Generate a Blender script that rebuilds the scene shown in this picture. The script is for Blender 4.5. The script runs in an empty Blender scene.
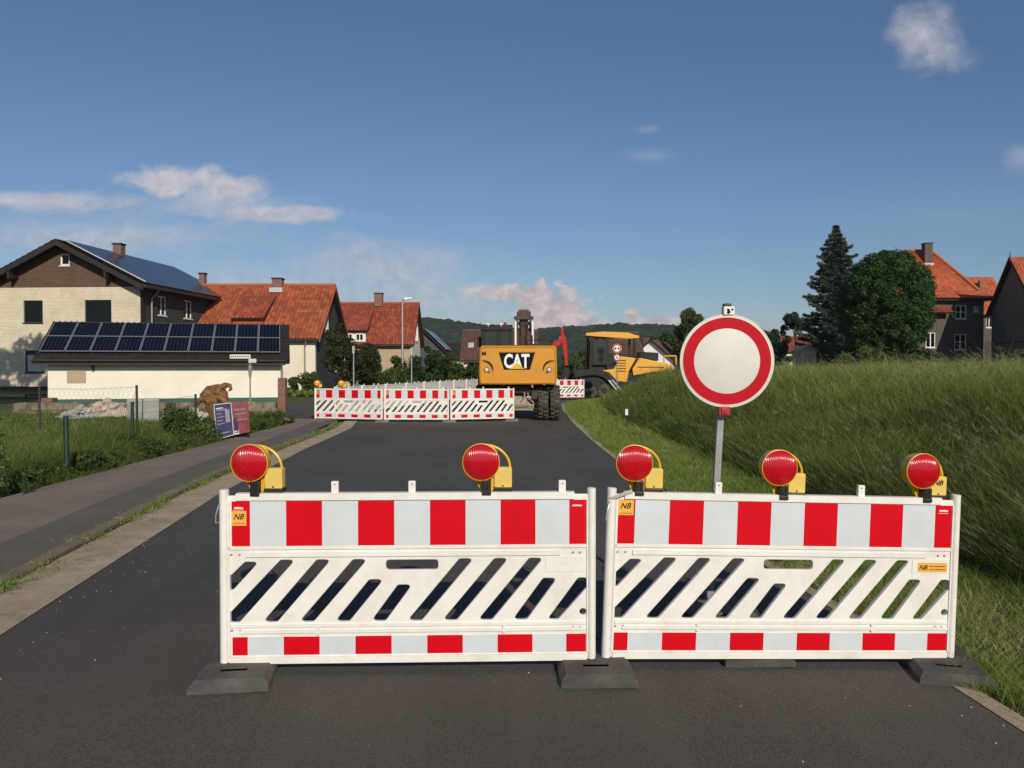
import bpy, bmesh, math, random
import numpy as np
from mathutils import Matrix, Vector
random.seed(7)
rng = np.random.default_rng(11)
R = math.radians
scene = bpy.context.scene
COL = scene.collection

# ------------------------------------------------------------------ camera
F, HZ, EYE = 830.0, 367.0, 1.70
cam_d = bpy.data.cameras.new('camera'); cam = bpy.data.objects.new('camera', cam_d); COL.objects.link(cam)
PITCH = math.atan((384 - HZ) / F)
cam.location = (0, 0, EYE); cam.rotation_euler = (R(90) - PITCH, 0, 0)
cam_d.sensor_width = 36; cam_d.lens = F / 1024 * 36
cam_d.clip_start = 0.05; cam_d.clip_end = 8000
scene.camera = cam
def at(px, py, Y):
    """world point that stands at depth Y and is seen at (px, py)"""
    a, b = (px - 512) / F, (384 - py) / F
    dy = math.cos(PITCH) + b * math.sin(PITCH); dz = b * math.cos(PITCH) - math.sin(PITCH)
    t = Y / dy
    return Vector((a * t, Y, EYE + dz * t))

# ------------------------------------------------------------------ light
SUN_EL, SUN_AZ = 27.0, 17.0            # behind the camera, to the right
sun_dir = Vector((math.sin(R(SUN_AZ)) * math.cos(R(SUN_EL)), -math.cos(R(SUN_AZ)) * math.cos(R(SUN_EL)), math.sin(R(SUN_EL))))
ld = bpy.data.lights.new('sun', 'SUN'); ld.energy = 3.75; ld.angle = R(0.53); ld.color = (1.0, 0.915, 0.77)
lo = bpy.data.objects.new('sun', ld); COL.objects.link(lo)
lo.rotation_euler = sun_dir.to_track_quat('Z', 'Y').to_euler()

w = bpy.data.worlds.new('World'); scene.world = w; w.use_nodes = True
nt = w.node_tree; nt.nodes.clear()
class NB:
    """small helper for node trees"""
    def __init__(s, nt): s.nt = nt
    def n(s, t, **k):
        nd = s.nt.nodes.new(t)
        for a, b in k.items():
            if a == 'inp':
                for i, v in b.items():
                    if hasattr(v, 'links') or isinstance(v, bpy.types.NodeSocket): s.nt.links.new(v, nd.inputs[i])
                    else: nd.inputs[i].default_value = v
            else: setattr(nd, a, b)
        return nd
    def m(s, op, a, b=0.0, c=None, clamp=False):
        d = {0: a, 1: b}
        if c is not None: d[2] = c
        return s.n('ShaderNodeMath', operation=op, use_clamp=clamp, inp=d).outputs[0]
    def mix(s, f, a, b, mode='MIX'):
        nd = s.n('ShaderNodeMix', data_type='RGBA', blend_type=mode, clamp_factor=True)
        for i, v in ((0, f), (6, a), (7, b)):
            if isinstance(v, bpy.types.NodeSocket): s.nt.links.new(v, nd.inputs[i])
            else: nd.inputs[i].default_value = v if i == 0 else ((*v, 1) if len(v) == 3 else v)
        return nd.outputs[2]
    def ramp(s, f, stops, interp='LINEAR'):
        nd = s.n('ShaderNodeValToRGB'); cr = nd.color_ramp; cr.interpolation = interp
        while len(cr.elements) < len(stops): cr.elements.new(0.5)
        for e, (p, c) in zip(cr.elements, stops):
            e.position = p; e.color = (*c, 1) if hasattr(c, '__len__') else (c, c, c, 1)
        s.nt.links.new(f, nd.inputs[0]); return nd.outputs[0]
    def noise(s, vec, scale, detail=4, rough=.55, dist=0.0, out=0):
        nd = s.n('ShaderNodeTexNoise', inp={'Scale': scale, 'Detail': detail, 'Roughness': rough, 'Distortion': dist})
        if vec is not None: s.nt.links.new(vec, nd.inputs['Vector'])
        return nd.outputs[out]
b = NB(nt)
sky = b.n('ShaderNodeTexSky', sky_type='NISHITA', sun_disc=False, sun_elevation=R(SUN_EL), sun_rotation=R(180 - SUN_AZ),
          altitude=200, air_density=1.0, dust_density=.7, ozone_density=2.5)
SKY_STRENGTH = 0.10
tc = b.n('ShaderNodeTexCoord'); sep = b.n('ShaderNodeSeparateXYZ', inp={0: tc.outputs['Generated']})
yy = b.m('MAXIMUM', sep.outputs[1], 0.02)
u = b.m('DIVIDE', sep.outputs[0], yy); v = b.m('DIVIDE', sep.outputs[2], yy)
cv = b.n('ShaderNodeCombineXYZ', inp={0: b.m('MULTIPLY', u, 1.0), 1: b.m('MULTIPLY', v, 2.6), 2: 0.0}).outputs[0]
cv2 = b.n('ShaderNodeCombineXYZ', inp={0: u, 1: b.m('MULTIPLY', v, 1.2), 2: 3.0}).outputs[0]
n3 = b.noise(cv2, 48.0, 6, .6, 0.4); n1 = b.noise(cv, 9.0, 8, .62, 0.6); n2 = b.noise(cv2, 22.0, 8, .6, 0.3)
def cloud(px, py, rx, ry, amt, soft=1.1, nz=None, gain=1.6, edge=.25, top=1.0):
    u0, v0 = (px - 512) / F, (HZ - py) / F
    du = b.m('DIVIDE', b.m('SUBTRACT', u, u0), rx / F); dv = b.m('DIVIDE', b.m('SUBTRACT', v, v0), ry / F)
    r = b.m('SQRT', b.m('ADD', b.m('MULTIPLY', du, du), b.m('MULTIPLY', dv, dv)))
    q = b.m('ADD', b.m('SUBTRACT', 1.0, r), b.m('MULTIPLY', b.m('SUBTRACT', nz or n1, 0.5), gain * 2))
    t = b.m('MULTIPLY', q, soft, clamp=True)
    return b.m('MULTIPLY', b.m('MULTIPLY', b.m('MULTIPLY', t, t), b.m('SUBTRACT', 3.0, b.m('MULTIPLY', t, 2.0))), amt)
blobs = [
    (924, 40, 44, 38, .62, .6, n2, .9), (905, 28, 30, 28, .22, .5, n2, 1.0), (948, 58, 34, 20, .2, .5, n2, 1.0),
    (178, 181, 62, 17, .62, 1.3, n2, 1.1), (222, 190, 48, 16, .5, 1.2, n2, 1.1), (220, 208, 120, 20, .34, .8, n1, 1.2), (285, 214, 80, 9, .46, 1.2, n2, 1.0),
    (50, 203, 100, 12, .42, 1.0, n1, 1.2), (20, 198, 60, 8, .3, 1.2, n2, 1.0), (150, 236, 210, 26, .34, .6, n1, 1.2), (40, 240, 140, 34, .28, .6, n1, 1.0),
    (380, 262, 130, 28, .30, .7, n1, 1.2), (250, 285, 320, 34, .30, .6, n1, .8), (430, 300, 120, 26, .30, .7, n1, .9), (780, 330, 500, 30, .22, .5, n1, .6),
    (548, 305, 40, 21, .95, 2.2, n3, 1.5), (524, 294, 36, 10, .85, 2.0, n3, 1.5), (562, 318, 24, 15, .85, 2.4, n3, 1.4), (500, 294, 26, 7, .5, 1.6, n3, 1.5), (500, 292, 44, 10, .35, .9, n2, 1.2), (572, 322, 34, 12, .55, 1.2, n2, 1.0),
    (634, 319, 10, 11, .75, 2.2, n3, 1.3), (664, 323, 26, 7, .5, 1.6, n2, 1.0), (600, 326, 40, 6, .4, 1.2, n2, 1.0), (520, 330, 260, 16, .25, .7, n1, .8),
    (650, 157, 40, 10, .13, .8, n1, 1.0), (648, 131, 20, 6, .14, .8, n1, 1.0), (1022, 160, 24, 24, .22, .7, n2, 1.2),
    (950, 215, 140, 40, .05, .6, n1, 1.0),
]
tot = None
for q in blobs:
    c_ = cloud(q[0], q[1], q[2] * 1.1, q[3] * 1.15, min(.9, q[4] * 1.5), q[5] * 1.25, q[6], q[7] * .8)
    tot = c_ if tot is None else b.m('SUBTRACT', b.m('ADD', tot, c_), b.m('MULTIPLY', tot, c_))
front = b.m('GREATER_THAN', sep.outputs[1], 0.02)
tot = b.m('MULTIPLY', tot, front, clamp=True)
warm = b.m('MULTIPLY', v, 5.0, clamp=True)
lit = b.ramp(n3, [(.38, 0.0), (.62, 1.0)])
ccol = b.mix(warm, b.mix(lit, (3.6, 3.05, 3.5), (6.6, 5.2, 4.9)), b.mix(lit, (4.9, 4.8, 5.3), (6.0, 5.8, 6.1)))
skyc = b.mix(1.0, sky.outputs[0], (0.57, 0.645, 0.745), 'MULTIPLY')
final = b.mix(tot, skyc, ccol)
bg = b.n('ShaderNodeBackground', inp={0: final, 1: SKY_STRENGTH})
wo = b.n('ShaderNodeOutputWorld', inp={0: bg.outputs[0]})

scene.view_settings.view_transform = 'Standard'; scene.view_settings.look = 'None'
scene.view_settings.exposure = 0.0; scene.view_settings.gamma = 1.0; scene.view_settings.use_curve_mapping = False
scene.render.engine = 'CYCLES'
scene.cycles.use_denoising = True
scene.cycles.max_bounces = 6; scene.cycles.diffuse_bounces = 3; scene.cycles.glossy_bounces = 3
scene.cycles.transmission_bounces = 5; scene.cycles.transparent_max_bounces = 6
scene.cycles.caustics_reflective = False; scene.cycles.caustics_refractive = False

# ------------------------------------------------------------------ materials
MATS = {}
def mat(name, col=(.5, .5, .5), rough=.6, metal=0.0, var=0.0, vscale=8.0, bump=0.0, bscale=60.0, spec=.5, coat=0.0, dirt=None, dscale=3.0, damt=.5, emit=None):
    """painted / plain surface with a little procedural unevenness"""
    if name in MATS: return MATS[name]
    m = bpy.data.materials.new(name); m.use_nodes = True; MATS[name] = m
    nt = m.node_tree; nb = NB(nt); p = nt.nodes['Principled BSDF']
    p.inputs['Roughness'].default_value = rough; p.inputs['Metallic'].default_value = metal
    p.inputs['Specular IOR Level'].default_value = spec; p.inputs['Coat Weight'].default_value = coat
    tcn = nb.n('ShaderNodeTexCoord').outputs['Object']
    c = None
    if var > 0:
        lo_ = tuple(x * (1 - var) for x in col); hi = tuple(min(1, x * (1 + var)) for x in col)
        c = nb.ramp(nb.noise(tcn, vscale, 6, .6), [(.3, lo_), (.7, hi)])
    if dirt:
        f = nb.ramp(nb.noise(tcn, dscale, 8, .7), [(.45, 0.0), (.75, damt)])
        c = nb.mix(f, c if c is not None else col, dirt)
    if c is not None: nt.links.new(c, p.inputs['Base Color'])
    else: p.inputs['Base Color'].default_value = (*col, 1)
    if bump > 0:
        bn = nb.n('ShaderNodeBump', inp={'Strength': bump, 'Distance': .01, 'Height': nb.noise(tcn, bscale, 4)})
        nt.links.new(bn.outputs[0], p.inputs['Normal'])
    return m

def foliage(name, stops, rough=.55, trans=.3):
    """leaf / blade material: colour of each leaf picked by its own 'tint' value"""
    m = bpy.data.materials.new(name); m.use_nodes = True; MATS[name] = m
    nt = m.node_tree; nb = NB(nt); p = nt.nodes['Principled BSDF']; out = nt.nodes['Material Output']
    a = nb.n('ShaderNodeAttribute', attribute_name='tint')
    c = nb.ramp(a.outputs['Fac'], stops)
    nt.links.new(c, p.inputs['Base Color']); p.inputs['Roughness'].default_value = rough; p.inputs['Specular IOR Level'].default_value = .3
    tr = nb.n('ShaderNodeBsdfTranslucent', inp={0: c})
    mx = nb.n('ShaderNodeMixShader', inp={0: trans, 1: p.outputs[0], 2: tr.outputs[0]})
    nt.links.new(mx.outputs[0], out.inputs['Surface'])
    return m

M_fence = mat('barrier_plastic', (.79, .765, .71), .42, var=.03, vscale=3, bump=.06, bscale=25, dirt=(.42, .37, .30), dscale=4, damt=.38)
def sheet_mat(name, col, rough):
    """retroreflective sheeting: fine honeycomb glints and scuffs"""
    m = mat(name, col, rough, var=.05, vscale=2.5, dirt=tuple(x * .6 for x in col), dscale=7, damt=.25)
    nt = m.node_tree; nb = NB(nt); p = nt.nodes['Principled BSDF']
    vor = nb.n('ShaderNodeTexVoronoi', inp={'Vector': nb.n('ShaderNodeTexCoord').outputs['Object'], 'Scale': 260.0})
    bn = nb.n('ShaderNodeBump', inp={'Strength': .12, 'Distance': .002, 'Height': vor.outputs['Distance']})
    nt.links.new(bn.outputs[0], p.inputs['Normal']); return m
M_red = sheet_mat('red_sheeting', (.60, .001, .009), .5)
M_whi = sheet_mat('white_sheeting', (.60, .635, .665), .40)
M_sgnw = sheet_mat('sign_white', (.68, .655, .59), .5)
M_sgnr = sheet_mat('sign_red', (.48, .002, .012), .5)
for m_ in (M_red, M_sgnr, M_sgnw): m_.node_tree.nodes['Principled BSDF'].inputs['Specular IOR Level'].default_value = .15
M_rub = mat('recycled_rubber', (.075, .070, .064), .85, var=.35, vscale=9, bump=.6, bscale=90, dirt=(.16, .14, .11), dscale=6, damt=.6)
M_blk = mat('black_plastic', (.012, .012, .013), .45, var=.2)
M_yel = mat('lamp_yellow', (.72, .42, .02), .38, var=.05, dirt=(.35, .22, .04), dscale=9, damt=.3)
M_yelp = mat('lamp_pale_yellow', (.70, .50, .12), .45, var=.05)
M_org = mat('sticker_orange', (.80, .40, .06), .5)
M_orl = mat('lamp_amber', (.75, .28, .015), .25, spec=.6)
M_ink = mat('ink_black', (.006, .006, .006), .6, spec=.1)
M_wpaint = mat('white_paint', (.8, .8, .78), .5)
M_galv = mat('galvanised_steel', (.42, .42, .41), .45, metal=.6, var=.2, vscale=15)
M_dgalv = mat('grey_steel_pole', (.30, .30, .29), .5, metal=.3, var=.15, vscale=12)
M_redm = mat('red_clamp', (.40, .012, .02), .5, var=.2)
M_cat = mat('excavator_yellow', (.62, .265, .013), .36, var=.04, vscale=1.5, coat=.15, dirt=(.36, .2, .07), dscale=1.6, damt=.45)
M_pav = mat('paver_yellow', (.74, .36, .025), .4, var=.05, coat=.1, dirt=(.3, .2, .06), dscale=2, damt=.3)
M_dark = mat('machine_black', (.010, .010, .010), .5, var=.3, dirt=(.06, .048, .036), dscale=3, damt=.3, spec=.3)
M_grime = mat('greasy_steel', (.055, .038, .026), .5, metal=.3, var=.5, vscale=6)
M_chas = mat('dusty_chassis', (.30, .25, .20), .8, var=.35, vscale=5)
M_tyre = mat('tyre_rubber', (.045, .040, .034), .85, var=.3, bump=.3, dirt=(.16, .13, .09), dscale=4, damt=.8)
M_glass = mat('dark_glass', (.004, .006, .006), .08, spec=.35)
M_tglass = mat('cab_glass', (.014, .022, .023), .08, spec=.5)
M_chrome = mat('lamp_glass', (.75, .75, .72), .15, metal=.4)
M_redx = mat('excavator_red', (.40, .016, .008), .5, var=.1, spec=.3)
M_cream = mat('cream_render', (.76, .69, .55), .9, var=.05, vscale=1.2, bump=.2, bscale=30, dirt=(.48, .40, .28), dscale=.9, damt=.3)
M_garw = mat('garage_render', (.80, .75, .64), .9, var=.04, vscale=1, bump=.2, bscale=30, dirt=(.5, .43, .33), dscale=.8, damt=.3)
M_tan = mat('tan_render', (.42, .33, .22), .9, var=.08, vscale=1.5)
M_slate = mat('slate_cladding', (.05, .05, .055), .6, var=.3, vscale=5)
M_greenp = mat('green_plinth', (.03, .10, .075), .7, var=.2)
M_dwood = mat('dark_wood', (.022, .015, .011), .7, var=.35, vscale=5)
M_lead = mat('lead_flashing', (.5, .5, .5), .5, var=.1)
M_wfr = mat('window_white', (.75, .74, .70), .5, var=.04)
M_dkfr = mat('window_dark', (.03, .026, .022), .5)
M_curt = mat('curtain', (.5, .5, .47), .9, var=.2, vscale=4)
M_shed = mat('beige_boards', (.42, .35, .27), .85, var=.2)
M_gpost = mat('green_post', (.008, .030, .016), .6, var=.2)
M_conc = mat('concrete_panel', (.33, .33, .31), .85, var=.2, vscale=3)
M_rubl = mat('rubble_light', (.48, .40, .31), .95, var=.3, vscale=3, bump=.6, bscale=20)
M_rubg = mat('rubble_grey', (.36, .36, .33), .95, var=.3, vscale=3, bump=.6, bscale=20)
M_root = mat('weathered_root', (.17, .085, .026), .8, var=.75, vscale=9, bump=.8, bscale=30)
M_blue = mat('poster_blue', (.045, .050, .12), .6, var=.35, vscale=3)
M_pred = mat('poster_red', (.33, .085, .09), .6, var=.4, vscale=4)
M_pwh = mat('poster_pale', (.28, .26, .34), .7)
M_pgate = mat('red_sandstone', (.20, .10, .075), .9, var=.3, vscale=6, bump=.5, bscale=30)
M_bark = mat('bark', (.07, .05, .035), .9, var=.4, vscale=12, bump=.8, bscale=25)
M_gut = mat('gutter_metal', (.32, .30, .28), .5, metal=.4)
M_alu = mat('module_frame', (.38, .39, .41), .4, metal=.5)

def brick_mat(name, c1, c2, mortar, sx, sy, mort=.012, bump=.4):
    m = bpy.data.materials.new(name); m.use_nodes = True; MATS[name] = m
    nt = m.node_tree; nb = NB(nt); p = nt.nodes['Principled BSDF']; p.inputs['Roughness'].default_value = .88
    tco = nb.n('ShaderNodeTexCoord').outputs['Object']; s = nb.n('ShaderNodeSeparateXYZ', inp={0: tco})
    g = nb.n('ShaderNodeNewGeometry'); sn = nb.n('ShaderNodeSeparateXYZ', inp={0: g.outputs['True Normal']})
    side = nb.m('GREATER_THAN', nb.m('ABSOLUTE', sn.outputs[0]), .7)
    h = nb.m('ADD', nb.m('MULTIPLY', s.outputs[0], nb.m('SUBTRACT', 1.0, side)), nb.m('MULTIPLY', s.outputs[1], side))
    vec = nb.n('ShaderNodeCombineXYZ', inp={0: h, 1: s.outputs[2], 2: 0.0}).outputs[0]
    br = nb.n('ShaderNodeTexBrick', inp={'Vector': vec, 'Color1': (*c1, 1), 'Color2': (*c2, 1), 'Mortar': (*mortar, 1), 'Scale': 1.0, 'Mortar Size': mort, 'Brick Width': sx, 'Row Height': sy})
    f = nb.ramp(nb.noise(tco, .9, 6, .7), [(.35, .82), (.7, 1.08)])
    nt.links.new(nb.mix(1.0, br.outputs[0], f, 'MULTIPLY'), p.inputs['Base Color'])
    bn = nb.n('ShaderNodeBump', inp={'Strength': bump, 'Distance': .01, 'Height': br.outputs['Fac']}); bn.invert = True
    nt.links.new(bn.outputs[0], p.inputs['Normal']); return m
M_cbrick = brick_mat('cream_brick', (.76, .67, .51), (.68, .585, .43), (.56, .485, .37), .25, .075)
M_shing = brick_mat('brown_shingles', (.135, .080, .055), (.115, .067, .046), (.06, .038, .027), .22, .14, .008)
M_dbrick = brick_mat('dark_brick', (.13, .095, .075), (.09, .066, .055), (.12, .105, .09), .25, .075)
M_rbrick = brick_mat('chimney_brick', (.24, .10, .065), (.17, .07, .05), (.25, .2, .16), .25, .075)
M_bslate = brick_mat('slate_shingles', (.055, .055, .06), (.04, .04, .045), (.02, .02, .02), .25, .18, .01)

def tile_mat(name, c0, c1, c2, moss):
    m = bpy.data.materials.new(name); m.use_nodes = True; MATS[name] = m
    nt = m.node_tree; nb = NB(nt); p = nt.nodes['Principled BSDF']; p.inputs['Roughness'].default_value = .75
    uv = nb.n('ShaderNodeUVMap').outputs[0]
    fl = nb.n('ShaderNodeVectorMath', operation='FLOOR', inp={0: uv}).outputs[0]
    wn = nb.n('ShaderNodeTexWhiteNoise', noise_dimensions='2D', inp={0: fl}).outputs[0]
    c = nb.ramp(wn, [(0, c0), (.5, c1), (1, c2)])
    big = nb.noise(nb.n('ShaderNodeTexCoord').outputs['Object'], .55, 7, .7)
    c = nb.mix(nb.ramp(big, [(.42, 0.0), (.75, .55)]), c, moss)
    fr = nb.n('ShaderNodeVectorMath', operation='FRACTION', inp={0: uv}).outputs[0]
    sf = nb.n('ShaderNodeSeparateXYZ', inp={0: fr})
    nt.links.new(c, p.inputs['Base Color']); return m
M_tile = tile_mat('orange_tiles', (.25, .056, .022), (.35, .085, .031), (.43, .12, .046), (.14, .055, .03))
M_tile2 = tile_mat('red_tiles', (.22, .045, .022), (.30, .06, .027), (.38, .09, .04), (.10, .04, .025))
M_tile3 = tile_mat('bright_tiles', (.36, .078, .03), (.47, .115, .042), (.54, .155, .06), (.24, .07, .038))
M_tiled = tile_mat('dark_tiles', (.012, .010, .009), (.017, .014, .012), (.026, .020, .017), (.02, .017, .014))
M_tileb = tile_mat('brown_tiles', (.09, .045, .033), (.12, .06, .042), (.15, .075, .05), (.07, .045, .035))

def pv_mat(name, c, line, sx, sy):
    m = bpy.data.materials.new(name); m.use_nodes = True; MATS[name] = m
    nt = m.node_tree; nb = NB(nt); p = nt.nodes['Principled BSDF']; p.inputs['Roughness'].default_value = .22; p.inputs['Specular IOR Level'].default_value = .32
    uv = nb.n('ShaderNodeUVMap').outputs[0]; s = nb.n('ShaderNodeSeparateXYZ', inp={0: uv})
    fx = nb.m('FRACT', nb.m('MULTIPLY', s.outputs[0], sx)); fy = nb.m('FRACT', nb.m('MULTIPLY', s.outputs[1], sy))
    lx = nb.m('LESS_THAN', fx, .14); ly = nb.m('LESS_THAN', fy, .05)
    f = nb.m('MAXIMUM', lx, nb.m('MULTIPLY', ly, .4))
    nt.links.new(nb.mix(f, c, line), p.inputs['Base Color']); return m
M_pv = pv_mat('solar_cells', (.0025, .003, .008), (.03, .032, .045), 6, 5)
M_pvb = pv_mat('solar_cells_blue', (.008, .014, .036), (.05, .06, .09), 6, 5)

def lens_mat(name, col):
    m = bpy.data.materials.new(name); m.use_nodes = True; MATS[name] = m
    nt = m.node_tree; nb = NB(nt); p = nt.nodes['Principled BSDF']
    tco = nb.n('ShaderNodeTexCoord').outputs['Object']; s = nb.n('ShaderNodeSeparateXYZ', inp={0: tco})
    p.inputs['Base Color'].default_value = (*col, 1); p.inputs['Roughness'].default_value = .22
    p.inputs['Transmission Weight'].default_value = .42; p.inputs['IOR'].default_value = 1.45
    rib = nb.m('SINE', nb.m('MULTIPLY', s.outputs[0], 2 * math.pi / .0105))
    bn = nb.n('ShaderNodeBump', inp={'Strength': 1.0, 'Distance': .0011, 'Height': rib})
    nt.links.new(bn.outputs[0], p.inputs['Coat Normal']); p.inputs['Coat Roughness'].default_value = .16; p.inputs['Coat Weight'].default_value = .7
    nt.links.new(bn.outputs[0], p.inputs['Normal']); return m
M_lens = lens_mat('red_lens', (.86, .004, .018))
M_refl = mat('lens_reflector', (.85, .85, .85), .25, metal=.85)

# ground materials -----------------------------------------------------------
def ground_mat(name, build):
    m = bpy.data.materials.new(name); m.use_nodes = True; MATS[name] = m
    nt = m.node_tree; nb = NB(nt); p = nt.nodes['Principled BSDF']
    pos = nb.n('ShaderNodeNewGeometry').outputs['Position']
    build(nb, p, pos, nt); return m
def b_asphalt(nb, p, pos, nt):
    p.inputs['Roughness'].default_value = .82; p.inputs['Specular IOR Level'].default_value = .35
    fine = nb.n('ShaderNodeTexVoronoi', inp={'Vector': pos, 'Scale': 150.0})
    base = nb.ramp(nb.noise(pos, .7, 7, .65), [(.3, (.072, .062, .051)), (.7, (.098, .086, .072))])
    st = nb.ramp(fine.outputs['Color'], [(.0, .6), (.7, 1.0), (.97, 2.1)])
    c = nb.mix(1.0, base, st, 'MULTIPLY')
    c = nb.mix(nb.ramp(nb.noise(pos, 320, 2, .5), [(.64, 0.0), (.72, .35)]), c, (.20, .19, .18))
    # lengthwise wheel polish and pale scuffs
    sp = nb.n('ShaderNodeVectorMath', operation='MULTIPLY', inp={0: pos, 1: (1.0, .12, 1.0)}).outputs[0]
    c = nb.mix(nb.ramp(nb.noise(sp, 1.6, 5, .6), [(.42, 0.0), (.72, .55)]), c, (.112, .099, .082))
    c = nb.mix(nb.ramp(nb.noise(pos, 2.3, 6, .75, 1.5), [(.64, 0.0), (.72, .42)]), c, (.17, .16, .145))
    c = nb.mix(nb.ramp(nb.noise(pos, .42, 5, .6), [(.44, 0.0), (.62, .35)]), c, (.052, .046, .039))
    cr = nb.n('ShaderNodeTexVoronoi', feature='DISTANCE_TO_EDGE', inp={'Vector': nb.n('ShaderNodeVectorMath', operation='ADD', inp={0: pos, 1: nb.noise(pos, 1.1, 4, .6, 0, 1)}).outputs[0], 'Scale': .28})
    ck = nb.m('MULTIPLY', nb.m('LESS_THAN', cr.outputs['Distance'], .0022), nb.ramp(nb.noise(pos, .5, 2, .5), [(.62, 0.0), (.68, .35)]))
    c = nb.mix(ck, c, (.018, .017, .016))
    nt.links.new(c, p.inputs['Base Color'])
    bn = nb.n('ShaderNodeBump', inp={'Strength': .55, 'Distance': .006, 'Height': fine.outputs['Distance']})
    nt.links.new(bn.outputs[0], p.inputs['Normal'])
M_asph = ground_mat('asphalt', b_asphalt)
def b_walk(nb, p, pos, nt):
    p.inputs['Roughness'].default_value = .9
    base = nb.ramp(nb.noise(pos, .9, 7, .7), [(.3, (.155, .118, .090)), (.7, (.245, .195, .152))])
    c = nb.mix(1.0, base, nb.ramp(nb.noise(pos, 160, 3, .6), [(.3, .7), (.7, 1.3)]), 'MULTIPLY')
    c = nb.mix(nb.ramp(nb.noise(pos, 3.0, 8, .8), [(.6, 0.0), (.75, .5)]), c, (.20, .17, .13))
    nt.links.new(c, p.inputs['Base Color'])
    bn = nb.n('ShaderNodeBump', inp={'Strength': .5, 'Distance': .008, 'Height': nb.noise(pos, 90, 5, .7)})
    nt.links.new(bn.outputs[0], p.inputs['Normal'])
M_walk = ground_mat('worn_sidewalk', b_walk)
def b_patch(nb, p, pos, nt):
    p.inputs['Roughness'].default_value = .9
    base = nb.ramp(nb.noise(pos, 1.1, 7, .7), [(.3, (.100, .080, .063)), (.7, (.150, .124, .099))])
    c = nb.mix(1.0, base, nb.ramp(nb.noise(pos, 170, 3, .6), [(.3, .7), (.7, 1.3)]), 'MULTIPLY')
    nt.links.new(c, p.inputs['Base Color'])
    bn = nb.n('ShaderNodeBump', inp={'Strength': .5, 'Distance': .008, 'Height': nb.noise(pos, 90, 5, .7)})
    nt.links.new(bn.outputs[0], p.inputs['Normal'])
M_patch = ground_mat('darker_sidewalk', b_patch)
def b_sand(nb, p, pos, nt):
    p.inputs['Roughness'].default_value = .95
    base = nb.ramp(nb.noise(pos, 2.4, 8, .75), [(.3, (.30, .22, .14)), (.5, (.43, .33, .22)), (.7, (.54, .425, .30))])
    c = nb.mix(1.0, base, nb.ramp(nb.noise(pos, 120, 3, .7), [(.3, .65), (.7, 1.3)]), 'MULTIPLY')
    c = nb.mix(nb.ramp(nb.noise(pos, 1.4, 8, .8), [(.56, 0.0), (.66, .5)]), c, (.10, .075, .05))
    nt.links.new(c, p.inputs['Base Color'])
    bn = nb.n('ShaderNodeBump', inp={'Strength': .8, 'Distance': .015, 'Height': nb.noise(pos, 60, 6, .75)})
    nt.links.new(bn.outputs[0], p.inputs['Normal'])
M_sand = ground_mat('sandy_gutter', b_sand)
def b_soil(nb, p, pos, nt):
    p.inputs['Roughness'].default_value = .95
    base = nb.ramp(nb.noise(pos, .8, 8, .7), [(.3, (.045, .055, .018)), (.55, (.075, .09, .028)), (.75, (.13, .115, .06))])
    c = nb.mix(1.0, base, nb.ramp(nb.noise(pos, 40, 4, .7), [(.3, .6), (.7, 1.4)]), 'MULTIPLY')
    nt.links.new(c, p.inputs['Base Color'])
    bn = nb.n('ShaderNodeBump', inp={'Strength': .8, 'Distance': .04, 'Height': nb.noise(pos, 25, 6, .75)})
    nt.links.new(bn.outputs[0], p.inputs['Normal'])
M_soil = ground_mat('soil_and_grass', b_soil)
def b_forest(nb, p, pos, nt):
    p.inputs['Roughness'].default_value = .9; p.inputs['Specular IOR Level'].default_value = .1
    vo = nb.n('ShaderNodeTexVoronoi', inp={'Vector': pos, 'Scale': .13})
    base = nb.ramp(nb.n('ShaderNodeSeparateColor', inp={0: vo.outputs['Color']}).outputs[0], [(0, (.010, .020, .012)), (.6, (.018, .030, .016)), (1, (.028, .042, .020))])
    c = nb.mix(1.0, base, nb.ramp(nb.noise(pos, .5, 5, .7), [(.3, .55), (.7, 1.5)]), 'MULTIPLY')
    nt.links.new(c, p.inputs['Base Color'])
M_forest = ground_mat('forest_cover', b_forest)

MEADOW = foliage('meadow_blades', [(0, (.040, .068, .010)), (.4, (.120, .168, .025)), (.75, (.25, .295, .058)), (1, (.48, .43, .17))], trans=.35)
LAWN = foliage('lawn_blades', [(0, (.10, .155, .026)), (.5, (.21, .28, .052)), (.85, (.30, .35, .09)), (1, (.46, .40, .20))], trans=.35)
DRYG = foliage('plot_blades', [(0, (.055, .080, .014)), (.45, (.145, .195, .038)), (.8, (.25, .29, .08)), (1, (.44, .40, .19))], trans=.35)
SEED = foliage('seed_heads', [(0, (.13, .14, .06)), (1, (.30, .29, .16))], trans=.3)
LEAFD = foliage('leaves_deep', [(0, (.014, .034, .008)), (.6, (.030, .062, .013)), (1, (.055, .10, .022))], trans=.25)
LEAFM = foliage('leaves_mid', [(0, (.030, .055, .012)), (.6, (.062, .10, .022)), (1, (.12, .16, .04))], trans=.3)
LEAFL = foliage('leaves_light', [(0, (.05, .075, .018)), (.6, (.09, .13, .03)), (1, (.15, .19, .05))], trans=.35)
LEAFR2 = foliage('leaves_full', [(0, (.017, .044, .010)), (.6, (.038, .082, .017)), (1, (.072, .135, .028))], trans=.25)
LEAFR = foliage('leaves_bronze', [(0, (.020, .024, .010)), (.6, (.042, .048, .016)), (1, (.075, .085, .026))], trans=.2)
NEEDLE = foliage('spruce_needles', [(0, (.026, .040, .028)), (.6, (.052, .072, .050)), (1, (.095, .12, .09))], trans=.1)

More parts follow.
